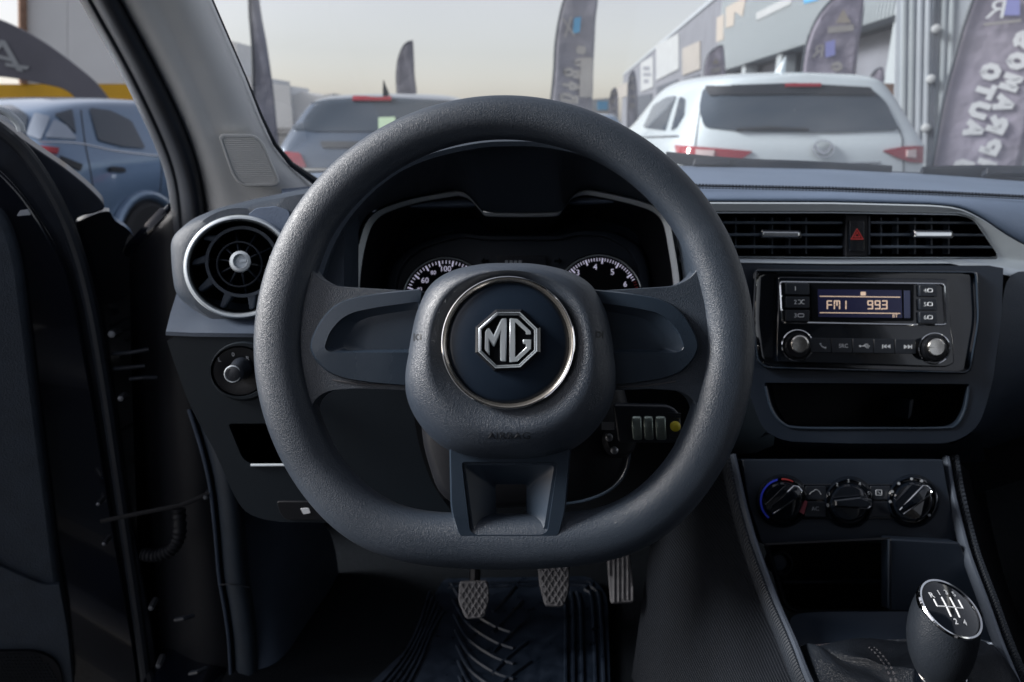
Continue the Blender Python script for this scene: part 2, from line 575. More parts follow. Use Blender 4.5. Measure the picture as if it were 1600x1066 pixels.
class Car:
    """body lofted through stations from tail to nose. to(s, x, z): s metres from the tail, x to its right"""
    def __init__(s, name, label, tail_c, heading, paintmat, L, W, belt, H, stations, lean, group):
        h = R(heading)                      # heading: 0 looks away from us, positive turns right
        s.f = Vector((math.sin(h), math.cos(h), 0)); s.r = Vector((math.cos(h), -math.sin(h), 0))
        s.o = Vector((tail_c[0], tail_c[1], 0))
        s.root = thing(name, label, 'car', s.o, group)
        rows = []
        def sec(st, w_, zt, wt, k=1.0, ds=0.0):
            bl = min(belt, zt)
            prof = [(0, .24), (w_ * .80, .24), (w_ * .96, .36), (w_ * 1.0, .60), (w_ * 1.0, .80), (w_ * .985, bl - .04), (w_ * .955, bl + .015)]
            g_ = zt - bl
            prof += [(w_ * .93 + (wt - w_ * .93) * .55, bl + .03 + g_ * .52), (wt, bl + .03 + g_ * .86), (wt * .86, bl + .03 + g_ * .97), (wt * .45, bl + .03 + g_ * 1.0), (0, bl + .035 + g_ * 1.0)]
            loop = [(x * k, z) for x, z in prof] + [(-x * k, z) for x, z in reversed(prof[1:-1])]
            return [s.to(st + ds + (lean(z) if st < .9 else 0) * max(0, 1 - st / .9), x, z) for x, z in loop]
        st0 = stations[0]
        rows.append(sec(st0[0], st0[1], st0[2], st0[3], 0, -.06))
        rows.append(sec(st0[0], st0[1], st0[2], st0[3], .45, -.055))
        rows.append(sec(st0[0], st0[1], st0[2], st0[3], .80, -.035))
        for q in stations: rows.append(sec(*q))
        q = stations[-1]
        rows.append(sec(q[0], q[1], q[2], q[3], .7, .08)); rows.append(sec(q[0], q[1], q[2], q[3], 0, .12))
        s.mb = MB().loft(rows, closed=True)
        s.body = mk('body', s.mb, paintmat, s.root, weld=.0005, sub=2)
        dg = bpy.context.evaluated_depsgraph_get(); dg.update()
        ev = s.body.evaluated_get(dg)
        s.bvh = BVHTree.FromPolygons([v.co.copy() for v in ev.data.vertices], [list(p.vertices) for p in ev.data.polygons])
    def to(s, st, x, z):
        return s.o + s.f * st + s.r * x + Vector((0, 0, z))
    def hit(s, px, py):
        r_ = ray(px, py).normalized()
        h = s.bvh.ray_cast(CAM, r_)
        return h
    def panel(s, name, poly, m, lift=.008, parent=None, c=None, thick=.02, n=10):
        """a panel (glass, lamp) that lies on the bodywork, its outline given in photo pixels"""
        if c is None: c = (sum(p[0] for p in poly) / len(poly), sum(p[1] for p in poly) / len(poly))
        dense = []
        for i, p in enumerate(poly):
            q = poly[(i + 1) % len(poly)]
            for j in range(3):
                dense.append((p[0] + (q[0] - p[0]) * j / 3, p[1] + (q[1] - p[1]) * j / 3))
        rows = []
        last = None
        for k in range(n + 1):
            t = k / n
            row = []
            for x, y in dense:
                px, py = c[0] + (x - c[0]) * max(t, .01), c[1] + (y - c[1]) * max(t, .01)
                loc, nn, _, dd = s.hit(px, py)
                if loc is None:
                    row.append(None); continue
                if nn.dot(loc - CAM) > 0: nn = -nn
                row.append((loc, nn))
            rows.append(row)
        # fill misses from the ring inside
        for k in range(len(rows)):
            for i in range(len(dense)):
                if rows[k][i] is None:
                    rows[k][i] = rows[k - 1][i] if k and rows[k - 1][i] else (s.to(0, 0, 1), -s.f)
        top = [[a + b * lift for a, b in row] for row in rows]
        top.append([a - b * thick for a, b in rows[-1]])
        return mk(name, MB().loft(top, closed=True), m, parent or s.root, sharp=60)

GC = 'cars parked ahead of the windscreen'
def seam(car, pts, r=.005, m=None, name='panel_gap', n=8):
    out = []
    for x, y in spline(pts, n):
        loc, nn, _, _ = car.hit(x, y)
        if loc is not None and (not out or (loc - out[-1]).length < .6): out.append(loc)
    if len(out) > 2: mk(name, MB().tube(out, r, 6), m or seal, car.root)
# white SUV straight ahead to the right -----------------------------------------
lean_w = lambda z: 0.0 if z < .98 else (z - .98) * .55
suv = Car('parked_car', 'white SUV seen from behind, to the right of the steering wheel', (2.10, 4.95), 0, pwhite, 4.5, .90, 1.12, 1.60,
          [(0, .865, 1.56, .60), (.12, .905, 1.585, .63), (.6, .92, 1.60, .66), (1.4, .92, 1.625, .67), (2.2, .92, 1.61, .66), (2.75, .92, 1.45, .64), (3.25, .91, 1.16, .66), (3.9, .90, 1.10, .66), (4.35, .80, .98, .6)], lean_w, GC)
rw = suv.panel('rear_window', rnd([(1100, 139), (1240, 133), (1362, 141), (1382, 160), (1404, 204), (1300, 208), (1180, 207), (1100, 200), (1094, 170)], 8, 3), carglass, .012)
suv.panel('spoiler_shade', rnd([(1104, 137), (1240, 132), (1358, 139), (1366, 151), (1240, 149), (1110, 152)], 3, 2), seal, .022, rw)  # dark band on the glass, shade below the roof edge put into its colour
suv.panel('brake_light', [(1225, 134), (1280, 134), (1280, 139), (1225, 139)], tail, .034)
lt = suv.panel('tail_light', rnd([(1056, 227), (1085, 230), (1176, 237), (1160, 248), (1110, 249), (1062, 246)], 3, 2), tail, .016)
suv.panel('reversing_lamp', [(1088, 235), (1116, 236), (1114, 246), (1088, 245)], tailw, .024, lt)
lt = suv.panel('tail_light', rnd([(1378, 236), (1410, 230), (1440, 229), (1440, 256), (1420, 254), (1400, 247)], 3, 2), tail, .016)
suv.panel('reversing_lamp', [(1414, 236), (1428, 235), (1428, 248), (1414, 246)], tailw, .024, lt)
# round emblem with a spread-wing mark
loc, nn, _, _ = suv.hit(1287, 233)
ep = Pl(loc, 0, 0, n=-FW)
em = mk('emblem', MB().rings(ep, [(circ(1287, 233, 18, 40, 15), .012), (circ(1287, 233, 17, 40, 14), .03), (circ(1287, 233, 14.5, 40, 12), .03), (circ(1287, 233, 14, 40, 11.5), .014)], N=40, cap1=False), chrome, suv.root)
m = MB()
for sgn in (-1, 1):
    m.prism(ep, [(1287 + sgn * x, y) for x, y in [(0, 238), (6, 234), (12, 226), (14, 228), (9, 237), (0, 242)]], .03, .012)
mk('wing_mark', m, chrome, em)
suv.panel('wiper', [(1150, 203), (1200, 200), (1260, 203), (1262, 206), (1200, 204), (1150, 206)], seal, .03)
suv.panel('number_plate_trim', rnd([(1062, 262), (1380, 262), (1384, 275), (1062, 275)], 3, 2), seal, .02)
q1 = suv.panel('side_window', rnd([(1006, 200), (1022, 165), (1042, 153), (1058, 150), (1048, 178), (1040, 205)], 3, 2), carglass, .012)
suv.panel('side_window', rnd([(1050, 205), (1058, 175), (1064, 152), (1072, 155), (1070, 180), (1058, 200)], 2, 2), carglass, .012)
fin = MB().prism(Pl(suv.to(.55, 0, 1.66), 0, 0, n=suv.r), [], 0, 0) if False else MB()
def shark(car, st, z, h=.09, m=None):
    b = [car.to(st - .02, -.022, z), car.to(st - .02, .022, z), car.to(st + .20, .012, z), car.to(st + .20, -.012, z)]
    t = [car.to(st - .05, -.005, z + h), car.to(st - .05, .005, z + h), car.to(st - .01, .004, z + h * .8), car.to(st - .01, -.004, z + h * .8)]
    mk('antenna', MB().add(b + t, [[3, 2, 1, 0], [4, 5, 6, 7], [0, 1, 5, 4], [1, 2, 6, 5], [2, 3, 7, 6], [3, 0, 4, 7]]), m, car.root, bevel=.004)
shark(suv, .75, 1.62, .13, pwhite)
for st in (.78, 3.45):
    for sg in (-1, 1): tyre_wheel(suv.root, suv.to(st, sg * .80, .35), suv.r * sg, .35, .22)
m = MB(); m.box(suv.to(.02, 0, .55), (1.5, .2, .22)); mk('bumper_trim', m, seal, suv.root, bevel=.03)

seam(suv, [(1098, 150), (1090, 200), (1086, 230), (1080, 262), (1078, 280)])
seam(suv, [(1372, 150), (1406, 205), (1410, 232), (1412, 262), (1412, 280)])
seam(suv, [(1180, 254), (1280, 256), (1376, 254)], .007, chrome, 'tailgate_trim')
seam(suv, [(1000, 215), (1030, 214), (1062, 213)], .008, chrome, 'window_trim')
# dark blue hatchback left of the wheel ----------------------------------------
lean_b = lambda z: 0.0 if z < .95 else (z - .95) * .62
blu = Car('parked_car', 'blue hatchback seen from behind, left of the steering wheel rim', (-1.10, 5.75), 0, pblue, 4.2, .88, 1.05, 1.48,
          [(0, .86, 1.42, .60), (.12, .89, 1.44, .63), (.6, .90, 1.48, .65), (1.4, .90, 1.50, .66), (2.0, .90, 1.47, .65), (2.5, .90, 1.30, .63), (2.95, .89, 1.05, .64), (3.6, .88, .98, .64), (4.05, .78, .88, .6)], lean_b, GC)
rw = blu.panel('rear_window', rnd([(470, 160), (590, 153), (712, 160), (732, 185), (745, 206), (590, 206), (440, 206), (452, 182)], 8, 3), carglass, .012)
blu.panel('brake_light', [(552, 155), (612, 155), (612, 160), (552, 160)], tail, .03)
blu.panel('window_sticker', [(592, 186), (618, 185), (618, 204), (592, 204)], sticker, .024, rw)
blu.panel('tail_light', rnd([(432, 236), (470, 240), (480, 262), (446, 260)], 3, 2), tail, .016)
blu.panel('tail_light', rnd([(748, 236), (710, 240), (700, 262), (736, 260)], 3, 2), tail, .016)
blu.panel('number_plate_recess', rnd([(500, 222), (680, 222), (676, 232), (504, 232)], 3, 2), seal, .014)
shark(blu, .55, 1.49, .12, seal)
for st in (.75, 3.2):
    for sg in (-1, 1): tyre_wheel(blu.root, blu.to(st, sg * .78, .33), blu.r * sg, .33, .21)

# silver-blue car beyond the open door ------------------------------------------
lean_s = lambda z: 0.0 if z < .9 else (z - .9) * .75
sil = Car('parked_car', 'silver blue car beyond the open driver door, seen from its rear quarter', (-3.82, 4.65), 8, psilver, 4.4, .89, 1.01, 1.44,
          [(0, .84, 1.32, .56), (.15, .88, 1.36, .60), (.7, .90, 1.42, .64), (1.5, .90, 1.43, .66), (2.0, .90, 1.39, .65), (2.4, .90, 1.22, .63), (2.8, .89, 1.02, .64), (3.3, .88, .94, .64), (3.75, .78, .84, .6)], lean_s, GC)

# small far car
far = Car('parked_car', 'small pale blue car far off between the wheel and white SUV', (3.2, 26), 0, psilver, 4.2, .88, 1.05, 1.48,
          [(0, .86, 1.42, .60), (.12, .89, 1.44, .63), (.6, .90, 1.48, .65), (1.4, .90, 1.50, .66), (2.0, .90, 1.47, .65), (2.5, .90, 1.30, .63), (2.95, .89, 1.05, .64), (3.6, .88, .98, .64), (4.05, .78, .88, .6)], lean_b, GC)
for st in (.75, 3.2):
    for sg in (-1, 1): tyre_wheel(far.root, far.to(st, sg * .78, .33), far.r * sg, .33, .21)

# ------------------------------------------------------------------ buildings
def quadbox(name, pts_bottom, z0, z1, m, parent=None, bevel=0):
    """upright block over a ground outline"""
    n = len(pts_bottom)
    vs = [(x, y, z0) for x, y in pts_bottom] + [(x, y, z1) for x, y in pts_bottom]
    fs = [list(range(n - 1, -1, -1)), list(range(n, 2 * n))] + [[i, (i + 1) % n, (i + 1) % n + n, i + n] for i in range(n)]
    return mk(name, MB().add(vs, fs), m, parent, bevel=bevel)

# shop building on the right: its front runs away from us along VB
VB = Vector((.08, 1, 0)).normalized(); NB = Vector((-VB.y, VB.x, 0))       # NB points to the street
BO = Vector((8.85, 0, 0))
def bp(t, off=0.0, z=0.0):
    return BO + VB * t + NB * off + Vector((0, 0, z))
def bblock(name, t0, t1, o0, o1, z0, z1, m, parent, bevel=0):
    return quadbox(name, [tuple(bp(t, o))[:2] for t, o in ((t0, o0), (t1, o0), (t1, o1), (t0, o1))], z0, z1, m, parent, bevel)

b1 = thing('shop_building', 'shop with pale ribbed cladding over a dark open front, right background', 'building', bp(25))
bblock('shop_interior', 12.5, 45.0, -6, -1.2, 0, 4.1, dark_in, b1)
bblock('upper_wall', 12.5, 45.0, -6, -.12, 4.1, 11.5, clad, b1)
rib0 = None
for k in range(129):
    t = 12.6 + k * .25
    if rib0 is None:
        rib0 = bblock('cladding_rib', t, t + .11, -.12, -.00, 4.03, 11.5, clad, b1, bevel=.012)
    else:
        o = rib0.copy(); COL.objects.link(o)
        o.location = VB * (k * .25)
for t in (14.8, 20.5, 26.4, 32.0, 38.4):
    bblock('column', t, t + .75, -.9, -.25, 0, 4.03, clad, b1, bevel=.02)
for t0, t1 in ((15.7, 20.3), (21.4, 26.2), (27.3, 31.8), (32.9, 38.2), (39.4, 44.8)):
    bblock('shutter', t0, t1, -1.2, -1.1, 2.6, 4.0, dark_w, b1)
# signs on the cladding
def sign_pl(off): return Pl(bp(25, off), 0, 0, n=NB)
sp_ = sign_pl(.0)
for poly, m_ in (([(1120, 28), (1131, 22), (1130, 62), (1119, 66)], sign_o), ([(1134, 12), (1166, -6), (1160, 26), (1148, 18), (1146, 40), (1134, 44)], sign_o),
                 ([(1182, 20), (1238, -8), (1236, 6), (1182, 32)], sign_w)):
    mk('sign_panel', MB().prism(sp_, poly, .03, .05), m_, b1)
mk('sign_panel', MB().prism(sp_, [(1256, -2), (1278, -10), (1278, 0), (1256, 6)], .03, .05), sign_bl, b1)

b2 = thing('warehouse', 'long dark grey warehouse with pale sign boards receding behind the shop', 'building', bp(75))
bblock('wall', 45.3, 126, -12, -.25, 0, 8.6, dark_w, b2)
bblock('roof_edge', 45.3, 126, -12.1, -.15, 8.6, 8.85, clad2, b2)
wp = Pl(bp(60, -.25), 0, 0, n=NB)
for name, poly, m_ in (('sign_board', [(1066, 76), (1093, 64), (1093, 108), (1066, 118)], sign_b),
                       ('sign_board', [(1025, 71), (1060, 52), (1060, 108), (1025, 126)], sign_w),
                       ('sign_board', [(1001, 98), (1020, 88), (1020, 136), (1001, 144)], sign_w),
                       ('sign_board', [(965, 136), (980, 128), (980, 150), (965, 155)], sign_b),
                       ('doorway', [(1068, 124), (1092, 116), (1092, 190), (1068, 190)], dark_in),
                       ('doorway', [(1026, 136), (1058, 124), (1058, 192), (1026, 192)], dark_in),
                       ('doorway', [(984, 152), (1018, 146), (1018, 190), (984, 190)], dark_in)):
    mk(name, MB().prism(wp, poly, .12, .10), m_, b2)
for x0, y0, x1, y1 in ((1005, 104, 1015, 110), (1005, 114, 1017, 119), (1006, 124, 1013, 130)):
    mk('sign_mark', MB().prism(wp, box2(x0, y0, x1, y1), .14, .02), dark_w, b2)
# ribbed gate leaf on the right with round lamps
gt = thing('gate_post', 'tall ribbed pale metal gate leaf beside the big flag on the right', 'gate', P(1450, 260, 8.6))
gpl = Pl(1450, 130, 8.6, tilt=0, yaw=-20)
mk('leaf', MB().prism(gpl, [(1404, -120), (1530, -120), (1500, 420), (1392, 420)], 0, .06), clad2, gt)
for k in range(7):
    x = 1408 + k * 13
    mk('rib', MB().prism(gpl, [(x + 3, -119), (x + 10, -119), (x + 4 - k * 2.0, 419), (x - 3 - k * 2.0, 419)], .035, .04), clad if k in (0, 1, 5, 6) else clad2, gt, bevel=.008)
mk('gap', MB().prism(gpl, [(1465, -119), (1472, -119), (1452, 419), (1444, 419)], .05, .02), dark_in, gt)
for x, y in ((1462, 46), (1454, 124), (1446, 200)):
    mk('knob', MB().lathe(gpl.pt(x, y, .05), gpl.n, [(.02, -.02), (.04, 0), (.055, .04), (.045, .075), (.02, .085)], 18), sign_w, gt)
# pale boundary building on the left with a yellow base band
lb = thing('boundary_wall', 'pale panelled wall with a yellow band, behind the silver car', 'wall', Vector((-10, 15, 0)))
lp = Pl(110, 70, 16.0, tilt=0, yaw=18)
mk('wall_panel', MB().prism(lp, [(30, -60), (105, -60), (105, 131), (30, 131)], 0, .3), wall_w, lb)
mk('wall_panel', MB().prism(lp, [(105.6, -60), (330, -60), (330, 131), (105.6, 131)], .02, .3), wall_w, lb)
mk('yellow_band', MB().prism(lp, [(-40, 131.5), (330, 131.5), (330, 158), (-40, 158)], .05, .3), yel_w, lb)
mk('wall_base', MB().prism(lp, [(-40, 158.5), (330, 158.5), (330, 262), (-40, 262)], .0, .3), wall_w, lb)
mk('drain_pipe', MB().tube([lp.pt(34, -60, .1), lp.pt(36, 131, .1)], .09, 10), brick, lb)
# far low roofs left of the blue car
fb = thing('far_building', 'low pale far buildings on the left horizon behind the blue hatchback', 'building', P(450, 188, 60))
fpl = Pl(450, 150, 60, tilt=0)
for nm, poly, m_ in (('block', [(352, 62), (370, 66), (372, 200), (340, 200)], wall_w), ('block', [(376, 118), (420, 122), (420, 200), (376, 200)], wall_w),
                      ('block', [(424, 130), (452, 134), (458, 200), (424, 200)], wall_w),
                     ('block', [(456, 148), (472, 143), (498, 150), (520, 146), (521, 200), (456, 200)], wall_w)):
    mk(nm, MB().prism(fpl, poly, random.uniform(-.5, .5), 6), m_, fb)
fb2 = thing('far_building', 'low far building with a blue sign, just left of the warehouse', 'building', P(930, 188, 80))
fpl = Pl(930, 170, 80, tilt=0)
mk('block', MB().prism(fpl, [(918, 156), (962, 152), (962, 200), (918, 200)], 0, 6), concrete, fb2)
mk('sign_board', MB().prism(fpl, [(934, 158), (950, 158), (950, 172), (934, 172)], .4, .2), sign_bl, fb2)
mk('lamp_post', MB().tube([fpl.pt(800, 200, 0), fpl.pt(800, 152, 0)], .12, 8), polem, fb2)
# black event arch on the left
ta = thing('event_tent', 'dark grey arched event tent with a white A mark, far left', 'tent', P(40, 190, 10.5))
tp = Pl(60, 100, 10.5, tilt=0, yaw=14)
outer = spline([(-260, 60), (-160, 18), (-60, 15), (0, 30), (60, 60), (120, 103), (160, 140), (185, 190), (190, 300)], 6)
inner = spline([(-210, 300), (-200, 190), (-150, 138), (-60, 120), (0, 120), (60, 130), (110, 146), (135, 195), (140, 300)], 6)
mk('arch', MB().loft([[tp.pt(x, y, -1.2) for x, y in outer], [tp.pt(x, y, -.1) for x, y in outer], [tp.pt(x, y, 0) for x, y in scl(outer, .985, (60, 180))],
                       [tp.pt(x, y, 0) for x, y in scl(inner, 1.01, (-30, 200))], [tp.pt(x, y, -.1) for x, y in inner], [tp.pt(x, y, -1.2) for x, y in inner]]), tentm, ta, sharp=60)
text('tent_lettering', tp, 'A', 4, 84, 40, .02, sign_w, ta, wpx=58, rot=-14)
mk('tent_lettering', MB().prism(tp, [(8, 98), (46, 104), (42, 109), (8, 103)], .02, .01), sign_w, ta)

# ------------------------------------------------------------------ feather flags
def flag(label, pole, edge, d, m, yaw=0, base=None, tilt=0):
    """pole: pixels up the mast side; edge: pixels up the free side (same order, bottom to top)"""
    pl = Pl(pole[0][0], pole[0][1], d, tilt=tilt, yaw=yaw)
    a = spline(pole, 6); b = spline(edge, 6)
    n = max(len(a), len(b))
    rs = lambda q: [q[min(len(q) - 1, int(round(i * (len(q) - 1) / (n - 1))))] for i in range(n)]
    a, b = rs(a), rs(b)
    foot = pl.pt(*pole[0]); foot = Vector((foot.x, foot.y, 0))
    t = thing('feather_flag', label, 'flag', foot, 'feather flags of the car dealer')
    rows = []
    W_ = 10
    for i in range(n):
        row = []
        for j in range(W_ + 1):
            q = j / W_
            x = a[i][0] + (b[i][0] - a[i][0]) * q; y = a[i][1] + (b[i][1] - a[i][1]) * q
            row.append(pl.pt(x, y, -.006 * d / 8 * (1 + math.sin(q * 7 + i * .35)) * q))
        rows.append(row)
    mk('cloth', MB().loft(rows), m, t, solid=.004, sharp=80)
    mast = [pl.pt(x, y, .004 * d) for x, y in a]
    mast = [foot] + mast
    mk('pole', MB().tube(mast, .016 if d < 9 else .02, 8), polem, t)
    mk('base', MB().lathe(foot + Vector((0, 0, .0)), Vector((0, 0, 1)), [(.22, .0), (.22, .05), (.06, .09), (.03, .3)], 20), polem, t)
    return t, pl

t, fl = flag('big purple grey flag with large white lettering at the right edge',
             [(1452, 290), (1462, 225), (1476, 150), (1492, 90), (1508, 35), (1535, -30), (1580, -80)],
             [(1590, 290), (1604, 225), (1618, 150), (1630, 90), (1640, 35), (1640, -30), (1600, -84)], 6.3, flagm, yaw=-12)
# the print shows through from behind, so it reads mirrored; it climbs along the mast
GLYPH = {
    'O': [[(.3, 0), (.7, 0), (1, .3), (1, .7), (.7, 1), (.3, 1), (0, .7), (0, .3), (.3, 0)]],
    'T': [[(0, 1), (1, 1)], [(.5, .9), (.5, 0)]],
    'U': [[(0, 1), (0, .28), (.25, 0), (.75, 0), (1, .28), (1, 1)]],
    'A': [[(0, 0), (.45, 1), (.55, 1), (1, 0)], [(.26, .32), (.74, .32)]],
    'S': [[(1, .82), (.75, 1), (.25, 1), (0, .8), (.12, .58), (.88, .42), (1, .2), (.75, 0), (.25, 0), (0, .18)]],
    'M': [[(0, 0), (0, 1), (.12, 1), (.5, .45), (.88, 1), (1, 1), (1, 0)]],
    'R': [[(0, 0), (0, 1), (.7, 1), (1, .82), (1, .64), (.7, .46), (.1, .46)], [(.55, .46), (1, 0)]],
    'P': [[(0, 0), (0, 1), (.7, 1), (1, .8), (1, .6), (.7, .4), (.1, .4)]]}
def glyph(name, pl, ch, px, py, w_, h, rot, lift, m, parent, stroke=.30):
    """heavy mirrored block letter printed on a plane; sizes in pixels"""
    k = pl.m(px, py)
    c, s_ = math.cos(R(rot)), math.sin(R(rot))
    mb = MB()
    sw_ = stroke * h / 2
    for si, st in enumerate(GLYPH[ch]):
        q = [Vector(((x - .5) * (w_ - 2 * sw_), (y - .5) * (h - 2 * sw_))) for x, y in st]
        d = [(b_ - a_).normalized() for a_, b_ in zip(q, q[1:])]
        q[0] = q[0] - d[0] * sw_ * .8; q[-1] = q[-1] + d[-1] * sw_ * .8
        L, Rr = [], []
        for i, p in enumerate(q):
            a_ = d[max(0, i - 1)]; b_ = d[min(len(d) - 1, i)]
            n_ = Vector((-(a_ + b_).y, (a_ + b_).x)).normalized()
            kk = sw_ / max(.5, n_.dot(Vector((-a_.y, a_.x))))
            L.append(p + n_ * kk); Rr.append(p - n_ * kk)
        o0 = pl.pt(px, py, lift + si * .0006)
        f = lambda p: o0 + pl.u * ((-p.x * c - p.y * s_) * k) + pl.v * ((-p.x * s_ + p.y * c) * k)
        n = len(q)
        vs = [f(p) for p in L] + [f(p) for p in Rr]
        mb.add(vs, [[i, i + 1, n + i + 1, n + i] for i in range(n - 1)])
    o = mk(name, mb, m, parent)
    for p in o.data.polygons: p.use_smooth = False
    return o
def vtext(t, pl, body, p0, p1, hpx, m, name='lettering'):
    n = len(body)
    for i, ch in enumerate(body):
        if ch == ' ': continue
        q = i / max(1, n - 1)
        x, y = p0[0] + (p1[0] - p0[0]) * q, p0[1] + (p1[1] - p0[1]) * q
        ang = math.degrees(math.atan2(-(p1[1] - p0[1]), p1[0] - p0[0]))
        glyph(name, pl, ch, x, y, hpx * .80, hpx * .96, ang, .016 * pl.depth(x, y) / 6, m, t)
vtext(t, fl, 'OTUA UT', (1548, 112), (1496, 292), 30, white_ink)
vtext(t, fl, 'SOMARPM', (1600, 62), (1538, 262), 30, white_ink)
text('emblem_print', fl, 'R', 1556, 14, 26, .035, white_ink, t, wpx=26, mirror=True)
mk('emblem_print', MB().prism(fl, [(1568, -6), (1594, -6), (1594, 24), (1568, 24)], .034, .003), mat('print_violet', (.28, .30, .62), .7), t)
mk('emblem_print', MB().prism(fl, [(1538, 36), (1596, 30), (1596, 34), (1538, 40)], .034, .003), flagp, t)

t, fl = flag('purple grey flag with orange triangle mark above the white SUV roof',
             [(1240, 210), (1252, 120), (1260, 70), (1276, 30), (1298, 2), (1325, -18)],
             [(1330, 210), (1337, 120), (1342, 70), (1348, 30), (1350, 2), (1345, -20)], 10.5, flagm, yaw=-8)
mk('triangle_print', MB().prism(fl, [(1306, 36), (1330, 36), (1318, 14)], .04, .003), sign_o, t)
mk('name_print', MB().prism(fl, [(1294, 42), (1334, 38), (1334, 48), (1294, 52)], .04, .003), flagp, t)
mk('badge_print', MB().prism(fl, [(1290, 66), (1305, 62), (1305, 86), (1290, 90)], .04, .003), MATS['print_violet'], t)
text('badge_print', fl, 'R', 1278, 80, 18, .04, flagp, t, wpx=16, mirror=True)
vtext(t, fl, 'OS', (1308, 104), (1302, 130), 17, flagp)

t, fl = flag('dark flag with white lettering right above the top of the steering wheel',
             [(852, 230), (862, 150), (866, 110), (868, 70), (874, 30), (884, -5), (905, -35)],
             [(920, 230), (926, 150), (927, 110), (929, 70), (931, 30), (934, -5), (925, -38)], 8.5, flagd, yaw=-4)
mk('pale_print', MB().prism(fl, [(908, 90), (926, 90), (925, 152), (905, 152)], .03, .003), flagp, t)
text('badge_print', fl, 'X', 888, 42, 28, .03, flagp, t, wpx=18, rot=10)
mk('badge_print', MB().prism(fl, [(897, 28), (908, 26), (906, 50), (895, 53)], .03, .003), sign_bl, t)
vtext(t, fl, 'SOMAR', (908, 78), (897, 155), 15, flagp)
vtext(t, fl, 'OTUA', (889, 113), (880, 172), 17, flagp)

flag('small blade shaped grey flag standing in front of open sky', [(620, 190), (620, 145), (619, 118), (622, 92), (630, 72), (640, 64)],
     [(652, 190), (651, 145), (648, 118), (647, 92), (646, 72), (645, 62)], 22, flagd)
flag('tall narrow grey flag beside the windscreen pillar', [(400, 260), (397, 200), (396, 140), (394, 70), (390, 20), (389, -30)],
     [(440, 260), (433, 200), (427, 140), (417, 70), (408, 20), (402, -34)], 9.5, flagd)
t, fl = flag('small dark flag with a faint triangle beside the white SUV roof', [(1098, 190), (1100, 125), (1102, 100), (1108, 84), (1120, 74), (1128, 71)],
     [(1134, 190), (1134, 125), (1133, 100), (1132, 84), (1131, 74), (1130, 70)], 19, flagm)
mk('triangle_print', MB().prism(fl, [(1113, 100), (1124, 100), (1119, 90)], .05, .003), sign_o, t)
mk('name_print', MB().prism(fl, [(1111, 108), (1126, 104), (1126, 112), (1111, 116)], .05, .003), flagp, t)
t, fl = flag('far dark flag with white letters in front of the warehouse sign', [(980, 200), (980, 170), (981, 145), (983, 122), (987, 111)],
     [(997, 200), (997, 170), (996, 145), (994, 122), (991, 109)], 30, flagd)
vtext(t, fl, 'AUTO', (989, 122), (988, 165), 9, flagp)
t, fl = flag('farthest and smallest dark flag, at the far end of the warehouse', [(951, 200), (951, 178), (952, 160), (955, 144), (959, 138)],
     [(966, 200), (966, 178), (966, 160), (965, 144), (962, 136)], 36, flagd)
vtext(t, fl, 'AUTO', (960, 146), (958, 182), 7, flagp)
t, fl = flag('small pale grey flag deep inside the dark shop front', [(1356, 200), (1356, 145), (1358, 125), (1366, 112), (1376, 106)],
     [(1380, 200), (1380, 145), (1381, 125), (1381, 112), (1379, 104)], 13.5, flagm, yaw=-10)
mk('brick_pier', MB().box(P(1378, 190, 15.5), (.35, .35, 1.6)), brick, b1)

# silver car glazing, lamps, wheels
def side(st, z): return sil.to(st, 0, z)
rw = sil.panel('rear_window', rnd([(-90, 178), (-20, 168), (20, 166), (44, 182), (40, 216), (-90, 214)], 4, 2), carglass, .012)
sil.panel('side_window', rnd([(84, 180), (112, 172), (118, 210), (104, 196)], 3, 2), carglass, .012)
sil.panel('quarter_glass_and_highlight', rnd([(70, 216), (84, 188), (104, 198), (120, 219)], 4, 2), mat('dusty_glass_and_highlight', (.30, .35, .43), .15, coat=.6), .012)
sil.panel('side_window', rnd([(138, 170), (172, 174), (204, 190), (226, 233), (190, 230), (152, 220)], 4, 2), carglass, .012)
sil.panel('quarter_glass_and_highlight', rnd([(54, 178), (78, 184), (64, 220), (42, 212)], 3, 2), MATS['dusty_glass_and_highlight'], .012)  # pale patch over the rear pillar, its highlight painted in
sil.panel('tail_light', rnd([(62, 230), (92, 233), (90, 242), (66, 240)], 2, 2), tail, .016)
sil.panel('bumper_gap_shade', rnd([(92, 244), (128, 258), (124, 268), (96, 254)], 2, 2), seal, .012)  # dark strip laid on the body, shade along the bumper painted in
dh = sil.panel('door_handle', rnd([(168, 261), (190, 263), (192, 270), (168, 268)], 2, 2), seal, .03)
seam(sil, [(126, 172), (132, 220), (140, 262), (146, 300)], .005)
seam(sil, [(234, 178), (246, 230), (252, 262), (250, 300)], .005)
seam(sil, [(60, 222), (120, 224), (180, 236), (250, 244)], .007, chrome, 'window_trim')
seam(sil, [(76, 150), (150, 150), (240, 158)], .006, seal, 'roof_rail')
ar = MB().tube([sil.to(.78 + .40 * math.cos(a), .905, .34 + .40 * math.sin(a)) for a in [math.pi * k / 16 for k in range(17)]], .035, 8)
mk('wheel_arch', ar, psilver, sil.root)
ai = MB().lathe(sil.to(.78, .80, .34), sil.r, [(.39, .0), (.39, .106)], 32)
mk('wheel_well', ai, seal, sil.root)
for st in (.78, 3.1):
    for sg in (-1, 1): tyre_wheel(sil.root, sil.to(st, sg * .84, .34), sil.r * sg, .34, .22)

# ================================================================== THE CAR WE SIT IN
K = .507 / FPX                      # metres per pixel on the steering wheel
# ------------------------------------------------------------------ body shell
cb = thing('car', 'black car we sit in, with pale windscreen pillar and open driver door', 'car', Vector((.37, 0, .3)))
